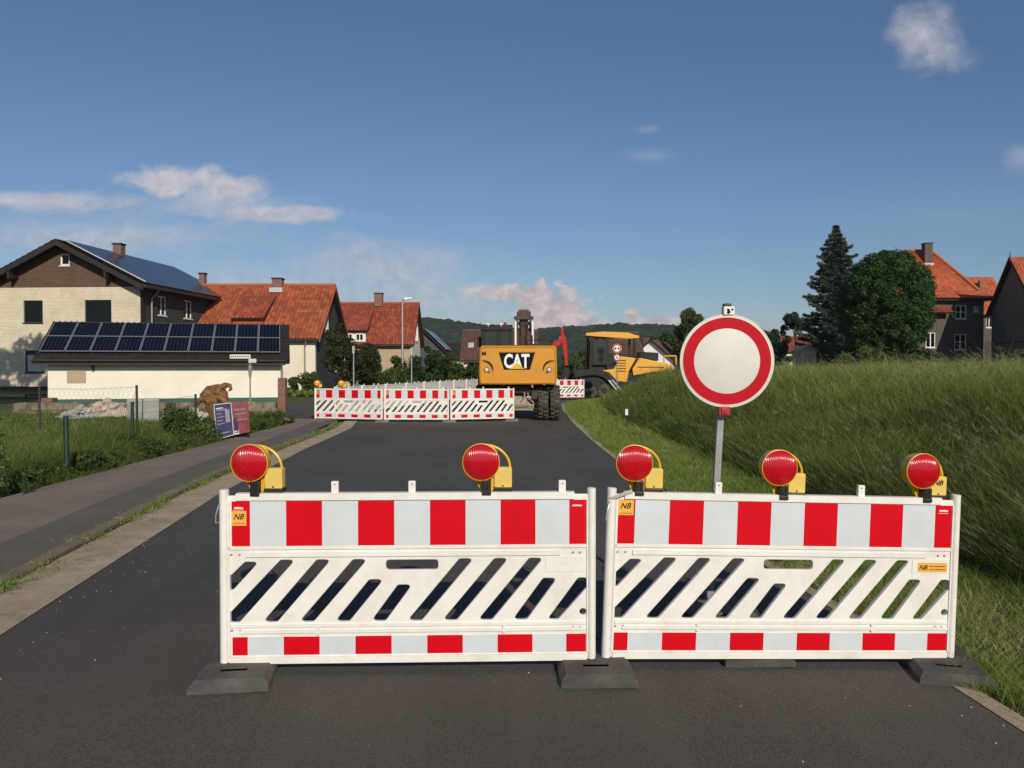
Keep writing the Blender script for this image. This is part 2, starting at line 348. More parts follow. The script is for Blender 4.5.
# ------------------------------------------------------------------ mesh helpers
class MB:
    def __init__(s): s.v = []; s.f = []; s.mi = []; s.uv = {}
    def add(s, vs, fs, mi=0, M=None):
        o = len(s.v)
        for p in vs:
            p = Vector(p)
            s.v.append(tuple(M @ p) if M is not None else tuple(p))
        for f in fs: s.f.append(tuple(i + o for i in f)); s.mi.append(mi)
        return o
    def box(s, x0, x1, y0, y1, z0, z1, mi=0, M=None):
        vs = [(x, y, z) for z in (z0, z1) for y in (y0, y1) for x in (x0, x1)]
        s.add(vs, [(0, 2, 3, 1), (4, 5, 7, 6), (0, 1, 5, 4), (2, 6, 7, 3), (0, 4, 6, 2), (1, 3, 7, 5)], mi, M); return s
    def prism(s, poly, y0, y1, mi=0, M=None, cap=True):
        """poly in the xz plane (counter-clockwise seen from -y), extruded along y"""
        n = len(poly); vs = [(x, y0, z) for x, z in poly] + [(x, y1, z) for x, z in poly]
        fs = [(i, i + n, (i + 1) % n + n, (i + 1) % n)[::-1] for i in range(n)]
        fs = [(i, (i + 1) % n, (i + 1) % n + n, i + n)[::-1] for i in range(n)]
        if cap: fs += [tuple(range(n)), tuple(range(2 * n - 1, n - 1, -1))]
        s.add(vs, fs, mi, M); return s
    def prismx(s, poly, x0, x1, mi=0, M=None):
        """poly in the yz plane extruded along x"""
        Q = Matrix(((0, 1, 0, 0), (1, 0, 0, 0), (0, 0, 1, 0), (0, 0, 0, 1)))
        return s.prism(poly, x0, x1, mi, (M @ Q) if M is not None else Q)
    def cyl(s, a, c, r, r2=None, n=16, mi=0, cap=True, M=None):
        a, c = Vector(a), Vector(c); r2 = r if r2 is None else r2
        d = (c - a).normalized(); t = d.orthogonal().normalized(); q = d.cross(t)
        vs = []
        for p, rr in ((a, r), (c, r2)):
            for k in range(n):
                an = 2 * math.pi * k / n; vs.append(p + (t * math.cos(an) + q * math.sin(an)) * rr)
        fs = [(k, (k + 1) % n, (k + 1) % n + n, k + n) for k in range(n)]
        if cap: fs += [tuple(range(n))[::-1], tuple(range(n, 2 * n))]
        s.add(vs, fs, mi, M); return s
    def tube(s, pts, r, n=8, mi=0, M=None):
        pts = [Vector(p) for p in pts]; rs = r if hasattr(r, '__len__') else [r] * len(pts)
        vs = []; t0 = None
        for i, p in enumerate(pts):
            d = (pts[min(i + 1, len(pts) - 1)] - pts[max(i - 1, 0)]).normalized()
            t = (t0 - d * t0.dot(d)).normalized() if t0 is not None and (t0 - d * t0.dot(d)).length > 1e-4 else d.orthogonal().normalized()
            t0 = t; q = d.cross(t)
            for k in range(n):
                an = 2 * math.pi * k / n; vs.append(p + (t * math.cos(an) + q * math.sin(an)) * rs[i])
        fs = []
        for i in range(len(pts) - 1):
            for k in range(n): fs.append((i * n + k, i * n + (k + 1) % n, (i + 1) * n + (k + 1) % n, (i + 1) * n + k))
        fs += [tuple(range(n))[::-1], tuple(range((len(pts) - 1) * n, len(pts) * n))]
        s.add(vs, fs, mi, M); return s
    def lathe(s, prof, n=32, mi=0, M=None, closed=False):
        """prof: (radius, y) pairs turned about the y axis"""
        vs = []
        for r_, y_ in prof:
            for k in range(n):
                an = 2 * math.pi * k / n; vs.append((r_ * math.cos(an), y_, r_ * math.sin(an)))
        fs = []
        m_ = len(prof)
        for i in range(m_ - 1 + (1 if closed else 0)):
            j = (i + 1) % m_
            for k in range(n): fs.append((i * n + k, i * n + (k + 1) % n, j * n + (k + 1) % n, j * n + k))
        if not closed:
            if prof[0][0] > 1e-5: fs.append(tuple(range(n))[::-1])
            if prof[-1][0] > 1e-5: fs.append(tuple(range((m_ - 1) * n, m_ * n)))
        s.add(vs, fs, mi, M); return s
    def build(s, name, mats, parent=None, bevel=0, smooth=False, segs=2, uvs=None, fixn=True):
        me = bpy.data.meshes.new(name); me.from_pydata(s.v, [], s.f); me.update()
        if not isinstance(mats, (list, tuple)): mats = [mats]
        for m in mats: me.materials.append(m)
        if len(mats) > 1: me.polygons.foreach_set('material_index', s.mi)
        if uvs is not None:
            ul = me.uv_layers.new(name='UVMap')
            for lp in me.loops: ul.data[lp.index].uv = uvs[lp.vertex_index]
        if fixn:
            bm = bmesh.new(); bm.from_mesh(me); bmesh.ops.remove_doubles(bm, verts=bm.verts, dist=1e-6) if uvs is None else None
            bmesh.ops.recalc_face_normals(bm, faces=bm.faces); bm.to_mesh(me); bm.free()
        o = bpy.data.objects.new(name, me); COL.objects.link(o)
        if parent is not None: o.parent = parent
        if smooth:
            for p in me.polygons: p.use_smooth = True
            try: me.set_sharp_from_angle(angle=R(38))
            except Exception: pass
        if bevel > 0:
            md = o.modifiers.new('bevel', 'BEVEL'); md.width = bevel; md.segments = segs; md.limit_method = 'ANGLE'; md.angle_limit = R(35)
            md.harden_normals = False
        return o

def tag(o, label=None, cat=None, group=None, kind=None):
    if label: o['label'] = label
    if cat: o['category'] = cat
    if group: o['group'] = group
    if kind: o['kind'] = kind
    return o
def thing(name, label, cat, loc=(0, 0, 0), rz=0.0, group=None):
    o = bpy.data.objects.new(name, None); COL.objects.link(o); o.location = loc; o.rotation_euler = (0, 0, rz)
    o.empty_display_size = .1
    return tag(o, label, cat, group)
def children(o): return [c for c in bpy.data.objects if c.parent == o]
def copy_tree(o, parent=None):
    c = o.copy(); COL.objects.link(c); c.parent = parent
    for ch in children(o): copy_tree(ch, c)
    return c

def eval_mesh(ob):
    COL.objects.link(ob); bpy.context.view_layer.update()
    me = bpy.data.meshes.new_from_object(ob.evaluated_get(bpy.context.evaluated_depsgraph_get()))
    vs = [tuple(v.co) for v in me.vertices]; fs = [tuple(p.vertices) for p in me.polygons]
    data = ob.data; bpy.data.objects.remove(ob); bpy.data.meshes.remove(me)
    return vs, fs
def plate(outer, holes, thick, bev=0.0, res=1):
    """flat plate with real holes; returned standing in the xz plane, front at y=0, back at y=thick"""
    cu = bpy.data.curves.new('tmp', 'CURVE'); cu.dimensions = '2D'; cu.fill_mode = 'BOTH'
    cu.extrude = max(thick / 2 - bev, 0.0002); cu.bevel_depth = bev; cu.bevel_resolution = res; cu.offset = -bev
    for pl in [outer] + list(holes):
        sp = cu.splines.new('POLY'); sp.points.add(len(pl) - 1)
        for i, (x, z) in enumerate(pl): sp.points[i].co = (x, z, 0, 1)
        sp.use_cyclic_u = True
    ob = bpy.data.objects.new('tmp', cu); vs, fs = eval_mesh(ob); bpy.data.curves.remove(cu)
    return [(x, thick / 2 - z, y) for x, y, z in vs], fs
def rpoly(pts, r=.012, k=4):
    """round the corners of a polygon"""
    out = []; n = len(pts)
    for i in range(n):
        p0, p, p1 = Vector(pts[i - 1]), Vector(pts[i]), Vector(pts[(i + 1) % n])
        a = (p0 - p); c = (p1 - p); la, lc = a.length, c.length; a.normalize(); c.normalize()
        ang = a.angle(c); d = min(r / math.tan(ang / 2), la * .45, lc * .45)
        A, C_ = p + a * d, p + c * d
        for j in range(k + 1):
            t = j / k; q = A * (1 - t) ** 2 + p * 2 * t * (1 - t) + C_ * t * t; out.append((q.x, q.y))
    return out
def rect(x0, x1, z0, z1): return [(x0, z0), (x1, z0), (x1, z1), (x0, z1)]
def text(body, size_h, shear=0.0, thick=.001, bold=0.0, width=None):
    """letters standing in the xz plane, facing -y, centred on the origin, cap height size_h"""
    cu = bpy.data.curves.new('tmp', 'FONT'); cu.body = body; cu.size = 1; cu.shear = shear; cu.extrude = .002; cu.offset = bold
    cu.resolution_u = 3
    ob = bpy.data.objects.new('tmp', cu); vs, fs = eval_mesh(ob); bpy.data.curves.remove(cu)
    xs = [v[0] for v in vs]; ys = [v[1] for v in vs]; h = max(ys) - min(ys); ww = max(xs) - min(xs)
    kz = size_h / h; kx = (width / ww) if width else kz
    cx, cy = (max(xs) + min(xs)) / 2, (max(ys) + min(ys)) / 2
    return [((x - cx) * kx, -z / .002 * thick / 2, (y - cy) * kz) for x, y, z in vs], fs
T = Matrix.Translation
def Rz(a): return Matrix.Rotation(a, 4, 'Z')
def Rx(a): return Matrix.Rotation(a, 4, 'X')
def Ry(a): return Matrix.Rotation(a, 4, 'Y')

# ------------------------------------------------------------------ terrain
def sst(a, b_, x): t = np.clip((x - a) / (b_ - a), 0, 1); return t * t * (3 - 2 * t)
BED_Y = [0, 5, 10, 24, 34, 41, 45, 46.5, 52, 60, 75, 120, 400]
BED_X = [4.1, 4.15, 4.1, 3.75, 3.9, 4.4, 5.0, 8.8, 11.0, 12.5, 15, 18, 20]     # foot of the tall-grass bank
def terrain(x, y):
    x = np.asarray(x, float); y = np.asarray(y, float)
    z = -.035 * np.clip(x - .4, 0, 2.2)
    e = np.interp(y, BED_Y, BED_X); uu = x - e
    z = z + 1.19 * sst(0, 3.6, uu) + .021 * np.clip(uu - 3, 0, 40) * sst(3, 16, uu)
    z = z + .05 * np.sin(x * .9 + y * .31) * sst(.5, 4, uu) + .04 * np.sin(x * .37 - y * .53 + 2) * sst(.5, 4, uu)
    le = -6.6 - x
    z = z + (.06 * sst(0, 1.0, le)) + .03 * np.sin(x * 1.3 + y * .7) * sst(.3, 1.5, le)
    z = z + .3 * sst(48, 75, y) * sst(3, 10, -x)
    return z
def th(x, y): return float(terrain(x, y))
def sheet(name, m, xs, ys, dz, inside=None):
    X, Y = np.meshgrid(xs, ys); Z = terrain(X, Y) + dz
    me = bpy.data.meshes.new(name); nx, ny = len(xs), len(ys)
    vs = np.stack([X.ravel(), Y.ravel(), Z.ravel()], 1)
    idx = np.arange(nx * ny).reshape(ny, nx)
    q = np.stack([idx[:-1, :-1], idx[:-1, 1:], idx[1:, 1:], idx[1:, :-1]], -1).reshape(-1, 4)
    me.from_pydata(vs.tolist(), [], q.tolist()); me.materials.append(m)
    for p in me.polygons: p.use_smooth = True
    o = bpy.data.objects.new(name, me); COL.objects.link(o); tag(o, kind='structure'); return o
def strip(name, m, rows, dz, nx=14, kind='structure'):
    """rows: (y, x_left, x_right); surface follows the terrain"""
    ysr = np.array([r[0] for r in rows], float)
    yv = np.unique(np.concatenate([ysr, np.arange(ysr[0], ysr[-1], .5)]))
    xl = np.interp(yv, ysr, [r[1] for r in rows]); xr = np.interp(yv, ysr, [r[2] for r in rows])
    t = np.linspace(0, 1, nx)[None, :]
    X = xl[:, None] * (1 - t) + xr[:, None] * t; Y = np.repeat(yv[:, None], nx, 1); Z = terrain(X, Y) + dz
    me = bpy.data.meshes.new(name); ny = len(yv)
    idx = np.arange(nx * ny).reshape(ny, nx)
    q = np.stack([idx[:-1, :-1], idx[:-1, 1:], idx[1:, 1:], idx[1:, :-1]], -1).reshape(-1, 4)
    me.from_pydata(np.stack([X.ravel(), Y.ravel(), Z.ravel()], 1).tolist(), [], q.tolist()); me.materials.append(m)
    for p in me.polygons: p.use_smooth = True
    o = bpy.data.objects.new(name, me); COL.objects.link(o); tag(o, kind=kind); return o

gx = np.unique(np.concatenate([np.linspace(-3000, -80, 22), np.linspace(-80, -12, 18), np.arange(-12, 24, .5), np.linspace(24, 90, 34), np.linspace(90, 3000, 22)]))
gy = np.unique(np.concatenate([np.linspace(-200, -4, 12), np.arange(-4, 62, .7), np.linspace(62, 140, 32), np.linspace(140, 4000, 26)]))
sheet('ground', M_soil, gx, gy, -.03)
ROAD_L = [(-4, -2.3), (0, -2.65), (5.4, -3.3), (11.2, -3.97), (17, -4.32), (23, -4.5), (26, -4.9)]
def rl(y): return float(np.interp(y, [a for a, _ in ROAD_L], [c for _, c in ROAD_L]))
ROAD_R = [(-4, 2.52), (4.1, 2.50), (8, 2.22), (16, 1.92), (24, 1.93), (31, 1.95), (40, 2.4), (46, 4.2), (52, 7), (60, 10), (75, 13)]
def rr(y): return float(np.interp(y, [a for a, _ in ROAD_R], [c for _, c in ROAD_R]))
yr = [-4, 0, 2, 4, 5.4, 8, 11.2, 14, 17, 20, 23, 26]
strip('road', M_asph, [(y, rl(y), rr(y)) for y in yr], 0.0)
strip('road_far', M_asph, [(26, -4.9, rr(26)), (27, -9.2, rr(27)), (30, -9.5, rr(30)), (34, -9.3, rr(34)), (40, -9.6, 2.4), (46, -9.8, 4.2), (48, -4, 5), (60, -2, 10), (75, 2, 13)], 0.001, nx=24).name = 'side_street'
gut = [(y, rl(y) - w_, rl(y) + .04) for y, w_ in ((-4, .4), (0, .42), (6, .50), (11, .45), (17, .42), (23, .4), (26, .35))]
strip('gutter', M_sand, gut, .006, nx=6)
walk_in = lambda y: rl(y) - .52
strip('sidewalk', M_walk, [(y, -6.35 - .15 * min(1, max(0, y / 14)), walk_in(y) - .9 + .25 * (y < 26)) for y in (-4, 0, 5, 10, 14, 20, 25)] + [(26.5, -8.6, -5.2)], .045, nx=8)
strip('sidewalk_patch', M_patch, [(y, walk_in(y) - .70, walk_in(y) - .10) for y in (-4, 0, 5, 10, 14, 20, 25.2)], .049, nx=8)
# low worn kerb between gutter and sidewalk
kb = MB()
for i in range(30):
    y0 = -4 + i * 1.0; y1 = y0 + .985
    if y1 > 25.6: break
    xa, xb = rl(y0) - .50, rl(y1) - .50; dz = random.uniform(-.008, .008)
    kb.add([(xa - .12, y0, -.05), (xa, y0, -.05), (xb, y1, -.05), (xb - .12, y1, -.05), (xa - .12, y0, .062 + dz), (xa, y0, .05 + dz), (xb, y1, .05 + dz), (xb - .12, y1, .062 + dz)],
           [(0, 3, 2, 1), (4, 5, 6, 7), (0, 1, 5, 4), (1, 2, 6, 5), (2, 3, 7, 6), (3, 0, 4, 7)])
o = kb.build('kerb', mat('worn_kerb', (.20, .155, .11), .9, var=.45, vscale=4, bump=.5, bscale=40, dirt=(.06, .05, .03), dscale=4, damt=.7), bevel=.012); tag(o, kind='structure')
# sandy seam on the right edge of the asphalt
strip('road_shoulder', M_sand, [(y, rr(y) - .02, rr(y) + w_) for y, w_ in ((-4, .1), (4, .1), (8, .08), (14, .08), (20, .10), (26, .16), (34, .2), (40, .3), (45, .4))], .005, nx=4)

# wooded hills
hx = np.arange(-1000, 1000, 4.0); hy = np.arange(430, 900, 4.5)
HX, HY = np.meshgrid(hx, hy)
pxs = [-600, 0, 250, 420, 440, 480, 530, 570, 600, 660, 700, 760, 830, 1000, 1500]
hts = [28, 30, 34, 36, 35, 31, 27.5, 29, 31, 31, 29, 22, 15, 12, 10]
vpx = 512 + F * HX / HY
HH = np.interp(vpx, pxs, hts) * HY / 620
prof = sst(430, 640, HY)
def fbm(x, y):
    z = np.zeros_like(x)
    for a, s_, p_ in ((1, .11, 0), (1, .17, 1.3), (.8, .29, 2.1), (.6, .47, .7), (.5, .83, 4)):
        z += a * np.sin(x * s_ + p_ + 1.7 * np.sin(y * s_ * .8 + p_)) * np.cos(y * s_ * 1.1 - p_ + np.sin(x * s_ * .6))
    return z
HZt = HH * prof + (fbm(HX, HY) * 1.2 + rng.uniform(-1.6, 1.9, HX.shape)) * prof
me = bpy.data.meshes.new('hills'); ny, nx = HX.shape; idx = np.arange(nx * ny).reshape(ny, nx)
q = np.stack([idx[:-1, :-1], idx[:-1, 1:], idx[1:, 1:], idx[1:, :-1]], -1).reshape(-1, 4)
me.from_pydata(np.stack([HX.ravel(), HY.ravel(), HZt.ravel()], 1).tolist(), [], q.tolist()); me.materials.append(M_forest)
o = bpy.data.objects.new('hills', me); COL.objects.link(o); tag(o, kind='structure')

# ------------------------------------------------------------------ blades and leaves
def quads_obj(name, V, tint, m, parent=None, per=4):
    """V: (nquads,4,3)"""
    n = V.shape[0]; me = bpy.data.meshes.new(name)
    me.vertices.add(n * 4); me.vertices.foreach_set('co', V.reshape(-1).astype(np.float32))
    me.loops.add(n * 4); me.loops.foreach_set('vertex_index', np.arange(n * 4, dtype=np.int32))
    me.polygons.add(n); me.polygons.foreach_set('loop_start', np.arange(0, n * 4, 4, dtype=np.int32))
    me.polygons.foreach_set('loop_total', np.full(n, 4, dtype=np.int32))
    me.update(calc_edges=True)
    at_ = me.attributes.new('tint', 'FLOAT', 'FACE'); at_.data.foreach_set('value', tint.astype(np.float32))
    me.materials.append(m); o = bpy.data.objects.new(name, me); COL.objects.link(o)
    if parent is not None: o.parent = parent
    return o
def blades(P, H, W, lean, curl, tint, segs=3, az=None):
    """P (n,3) roots; returns quads (n*segs,4,3) and tints"""
    n = len(P); a = rng.uniform(0, 2 * np.pi, n) if az is None else az
    d = np.stack([np.cos(a), np.sin(a), np.zeros(n)], 1)
    s = rng.uniform(0, 2 * np.pi, n); side = np.stack([np.cos(s), np.sin(s), np.zeros(n)], 1)
    pts = []
    for k in range(segs + 1):
        t = k / segs
        up = H * (t - .35 * curl * t * t); out = H * (lean * t + curl * t * t * .8)
        pts.append(P + d * out[:, None] + np.array([0, 0, 1.0]) * up[:, None])
    qs = []
    for k in range(segs):
        w0 = W * (1 - (k / segs) ** 1.5) * .5; w1 = W * (1 - ((k + 1) / segs) ** 1.5) * .5 + W * .04
        qs.append(np.stack([pts[k] - side * w0[:, None], pts[k] + side * w0[:, None], pts[k + 1] + side * w1[:, None], pts[k + 1] - side * w1[:, None]], 1))
    return np.concatenate(qs), np.concatenate([tint] * segs), pts[-1], d

def meadow():
    # density falls with distance while the blades get wider, as in any real far field
    Q = []; Tn = []; SQ = []; ST = []
    for (y0, y1, x1, n, hh, ww) in ((3.5, 9, 9, 60000, .78, .007), (9, 16, 16, 75000, .78, .009), (16, 30, 28, 80000, .74, .014), (30, 52, 46, 60000, .70, .022), (52, 100, 85, 42000, .66, .045)):
        y = rng.uniform(y0, y1, n); e = np.interp(y, BED_Y, BED_X)
        x = e + (x1 - e) * rng.uniform(0, 1, n) ** 1.6 - .05
        keep = (x / y < .72) | (x < e + 1.5)
        x, y, e = x[keep], y[keep], e[keep]; m = len(x)
        pn = .5 + .5 * np.sin(x * 1.7 + 1.3 * np.sin(y * .9)) * np.cos(y * 1.3 + 1.1 * np.sin(x * 1.1))
        edge = sst(-.10, .40, x - e)
        H = hh * (.35 + .65 * edge) * rng.uniform(.5, 1.15, m) * (.62 + .55 * pn) * (1 + .35 * (rng.uniform(0, 1, m) < .03))
        P = np.stack([x, y, terrain(x, y) - .02], 1)
        az = np.pi + rng.normal(0, 2.2, m) + 1.1 * np.sin(x * .8 + y * .5) * np.cos(y * .33 - x * .2)      # mostly bowing towards the road
        lean = rng.uniform(.0, .34, m); curl = rng.uniform(.1, .9, m)
        p3 = np.sin(x * .55 + 2.2 * np.sin(y * .31)) * np.cos(y * .47 + np.sin(x * .7))
        ti = np.clip(.20 + .42 * rng.beta(2, 2, m) + .05 + .18 * p3 + .45 * (rng.uniform(0, 1, m) < .035) + .20 * (pn - .3) + .22 * sst(2, 8, x - e) + .28 * sst(28, 65, y) - .16 * (1 - sst(.3, 3.0, x - e)), 0, 1)  # last term paints the shade at the bank's foot into the blade colour
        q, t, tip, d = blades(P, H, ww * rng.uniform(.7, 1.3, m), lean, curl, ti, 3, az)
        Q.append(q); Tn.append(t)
        # flowering stalks: a thin stem with a drooping, feathery head
        ns = {3.5: 1900, 9: 2200, 16: 1900, 30: 900, 52: 20}[y0]
        sel = rng.choice(m, min(ns, m), replace=False)
        Ps = P[sel]; Hs = H[sel] * 1.18 + .12; azs = az[sel]; k = len(sel)
        c = (pn[sel] > .35) | (rng.uniform(0, 1, k) < .4); Ps, Hs, azs = Ps[c], Hs[c], azs[c]; k = len(Hs)
        ln = rng.uniform(.1, .4, k); cl = rng.uniform(.3, .9, k); tt = rng.uniform(0, 1, k)
        q, t, tip, d = blades(Ps, Hs, np.full(k, ww * .45), ln, cl, tt * .6, 3, azs); SQ.append(q); ST.append(t)
        for j in range(8):
            f = rng.uniform(-.02, .14, k)[:, None]
            root = tip - d * f * .8 - np.array([0, 0, 1.0]) * f * .35
            q, t, _, _ = blades(root, rng.uniform(.04, .09, k), np.full(k, ww * .6), rng.uniform(.5, 1.2, k), rng.uniform(.2, .6, k), np.clip(tt + rng.normal(0, .15, k), 0, 1), 1, azs + rng.normal(0, .6, k))
            SQ.append(q); ST.append(t)
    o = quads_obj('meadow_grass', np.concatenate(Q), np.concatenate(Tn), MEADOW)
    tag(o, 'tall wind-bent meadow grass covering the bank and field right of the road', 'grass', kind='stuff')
    o = quads_obj('seed_stalks', np.concatenate(SQ), np.concatenate(ST), SEED)
    tag(o, 'pale feathery seed heads standing out of the tall meadow grass', 'grass', kind='stuff')
meadow()

def verge():
    Q = []; Tn = []
    for (y0, y1, n, hh, ww) in ((2.5, 6, 60000, .055, .004), (6, 11, 70000, .06, .005), (11, 20, 60000, .07, .008), (20, 46, 45000, .08, .016)):
        y = y0 + (y1 - y0) * rng.uniform(0, 1, n) ** 1.2
        a = np.interp(y, [c for c, _ in ROAD_R], [c for _, c in ROAD_R]) + .05 + .04 * np.sin(y * 3.7) * np.sin(y * 1.3 + 1); e = np.interp(y, BED_Y, BED_X) + .45
        f = rng.uniform(0, 1, n); x = a + (e - a) * f
        pn = .5 + .5 * np.sin(x * 3.1 + 2.1 * np.sin(y * 1.7)) * np.cos(y * 2.3 + 1.4 * np.sin(x * 2.1))
        pn2 = .5 + .5 * np.sin(x * 7.3 + 1.1 * np.sin(y * 5.7)) * np.cos(y * 6.3 + 1.4 * np.sin(x * 6.1))
        wob = .07 * np.sin(y * 5.1) + .05 * np.sin(y * 11.7 + 1)
        thin = (x - a) < .10 + wob
        keep = ~(thin & (rng.uniform(0, 1, n) < .85))
        keep &= ~((pn2 > .78) & (rng.uniform(0, 1, n) < .55) & (y < 12))
        x, y, pn, pn2, f, e = x[keep], y[keep], pn[keep], pn2[keep], f[keep], e[keep]; m = len(x)
        H = hh * (.6 + .9 * pn + .7 * f ** 3) * rng.uniform(.5, 1.5, m) * (1 + 1.6 * (rng.uniform(0, 1, m) < .04))
        straw = sst(.35, .8, .5 + .5 * np.sin(x * 2.9 + 1.2) * np.cos(y * 1.7 + .6 * np.sin(x * 3))) * (rng.uniform(0, 1, m) < .5) * (y < 9)
        ti = np.clip(.15 + .5 * rng.beta(2, 2, m) + .45 * straw + .3 * (1 - pn) * pn2 + .35 * (rng.uniform(0, 1, m) < .06) + .12 * sst(8, 20, y), 0, 1)
        q, t, _, _ = blades(np.stack([x, y, terrain(x, y) - .012], 1), H, ww * rng.uniform(.7, 1.3, m), rng.uniform(.1, .9, m), rng.uniform(.1, .9, m), ti, 2)
        Q.append(q); Tn.append(t)
    o = quads_obj('verge_grass', np.concatenate(Q), np.concatenate(Tn), LAWN)
    tag(o, 'short mown green grass between the asphalt edge and the tall meadow grass', 'grass', kind='stuff')
    # left: rough grass of the garden plot beyond the sidewalk
    Q = []; Tn = []
    for (y0, y1, n, hh, ww) in ((7, 12, 60000, .38, .007), (12, 18, 70000, .36, .010), (18, 30, 60000, .30, .014)):
        y = rng.uniform(y0, y1, n); x0 = -6.55 - .1 * np.sin(y * 1.3) - .08 * np.sin(y * 4.1)
        wd = 5 + (y - 7) * .75
        x = x0 - wd * rng.uniform(0, 1, n) ** 1.25
        keep = ~((y > 26) & (x > -8.2)); x, y, x0 = x[keep], y[keep], x0[keep]; m = len(x)
        pn = .5 + .5 * np.sin(x * 1.6 + 1.7 * np.sin(y * 1.1)) * np.cos(y * 1.9 + 1.4 * np.sin(x * 1.3))
        H = hh * (.35 + .65 * sst(0, .7, x0 - x)) * (.5 + .9 * pn) * rng.uniform(.5, 1.3, m) * (1 - .35 * sst(19, 24, y))
        ti = np.clip(.12 + .5 * rng.beta(2, 2, m) + .35 * (pn - .4) - .25 * (1 - sst(0, 1.2, x0 - x)) + .3 * (rng.uniform(0, 1, m) < .05), 0, 1)
        q, t, _, _ = blades(np.stack([x, y, terrain(x, y) - .02], 1), H, ww * rng.uniform(.7, 1.3, m), rng.uniform(.05, .5, m), rng.uniform(.1, .9, m), ti, 3)
        Q.append(q); Tn.append(t)
    o = quads_obj('plot_grass', np.concatenate(Q), np.concatenate(Tn), DRYG)
    tag(o, 'rough green grass of the fenced plot left of the sidewalk', 'grass', kind='stuff')
    # weeds in the kerb joint
    Q = []; Tn = []
    cs = [(y, rng.uniform(.04, .13), rng.integers(15, 70)) for y in rng.uniform(2.5, 25, 90)] + [(y, .07, 150) for y in (5.9, 6.3, 7.9, 9.9, 12.8, 14.4, 19, 21.5)]
    for (yc, rad, k) in cs:
        xc = rl(yc) - .50 + rng.normal(0, .05)
        y = yc + rng.normal(0, rad * 2.2, k); x = xc + rng.normal(0, rad * .8, k)
        q, t, _, _ = blades(np.stack([x, y, np.full(k, .02)], 1), rng.uniform(.02, .09, k), rng.uniform(.003, .008, k) * (1 + yc / 15), rng.uniform(.2, 1, k), rng.uniform(.2, .9, k), np.clip(rng.beta(2, 3, k) + .1, 0, 1), 2)
        Q.append(q); Tn.append(t)
    o = quads_obj('kerb_weeds', np.concatenate(Q), np.concatenate(Tn), LAWN)
    tag(o, 'low weeds growing in the joint between the sidewalk and the sandy gutter', 'weeds', kind='stuff')
verge()

def leaves(C, r, n, size, flat=1.0):
    """n leaves scattered through clumps (centres C (k,3), radii r (k,))"""
    k = len(C); i = rng.integers(0, k, n)
    d = rng.normal(0, 1, (n, 3)); d /= np.linalg.norm(d, axis=1)[:, None]
    rad = r[i] * rng.uniform(.25, 1, n) ** .45
    P = C[i] + d * rad[:, None] * np.array([1, 1, flat])
    nrm = d * .8 + rng.normal(0, .7, (n, 3)) + np.array([0, 0, .35]); nrm /= np.linalg.norm(nrm, axis=1)[:, None]
    t = np.cross(nrm, rng.normal(0, 1, (n, 3))); t /= np.linalg.norm(t, axis=1)[:, None]; bb = np.cross(nrm, t)
    s = size * rng.uniform(.6, 1.3, n)[:, None]
    V = np.stack([P - t * s, P + bb * s * .5, P + t * s, P - bb * s * .5], 1)
    tone = rng.uniform(0, 1, k)
    return V, np.clip(.55 * tone[i] + .45 * rng.uniform(0, 1, n), 0, 1)
def clumps(cx, cy, cz, rx, ry, rz, k, cr, shell=.55):
    d = rng.normal(0, 1, (k, 3)); d /= np.linalg.norm(d, axis=1)[:, None]
    f = rng.uniform(shell, 1, k)[:, None]
    C = d * f * np.array([rx - cr * .5, ry - cr * .5, rz - cr * .5]) + np.array([cx, cy, cz])
    return C, cr * rng.uniform(.6, 1.25, k)
def broad_tree(name, label, x, y, z0, ell, k, cr, n, size, m, trunk_h, trunk_r, cat='tree', group=None, limbs=6, shell=.55):
    """ell: list of (dx,dz,rx,rz) crown lobes relative to the base"""
    root = thing(name, label, cat, (x, y, z0), group=group)
    Cs = []; Rs = []
    for dx, dz, rx, rz in ell:
        kk = max(4, int(k * rx * rz / sum(e[2] * e[3] for e in ell)))
        C, r_ = clumps(dx, 0, dz, rx, rx, rz, kk, cr, shell); Cs.append(C); Rs.append(r_)
    C = np.concatenate(Cs); r_ = np.concatenate(Rs)
    V, t = leaves(C, r_, n, size); quads_obj('crown', V, t, m, root)
    if trunk_h > 0:
        mb = MB(); top = Vector((0, 0, trunk_h))
        mb.tube([(0, 0, -.1), (.03, .02, trunk_h * .5), (.0, .05, trunk_h)], [trunk_r * 1.25, trunk_r, trunk_r * .7], 9)
        for j in range(limbs):
            c = Vector(C[int(rng.integers(0, len(C)))]); s0 = Vector((0, 0, trunk_h * random.uniform(.6, 1)))
            mid = s0.lerp(c, .5) + Vector((0, 0, .12 * (c - s0).length)); mb.tube([s0, mid, c], [trunk_r * .5, trunk_r * .33, trunk_r * .1], 6)
        mb.build('trunk', M_bark, root, smooth=True)
    return root
def bush(name, label, x, y, z0, rx, rz, k, cr, n, size, m, cat='bush', group=None, ry=None):
    root = thing(name, label, cat, (x, y, z0), group=group)
    C, r_ = clumps(0, 0, rz * .55, rx, ry or rx, rz * .7, k, cr, .2); C[:, 2] = np.maximum(C[:, 2], cr * .4)
    V, t = leaves(C, r_, n, size); quads_obj('foliage', V, t, m, root)
    mb = MB()
    for j in range(6):
        c = C[int(rng.integers(0, len(C)))]; mb.tube([(random.uniform(-.1, .1) * rx, 0, -.03), (c[0] * .5, c[1] * .5, c[2] * .6), tuple(c)], [.03, .02, .008], 5)
    mb.build('stems', M_bark, root)
    return root

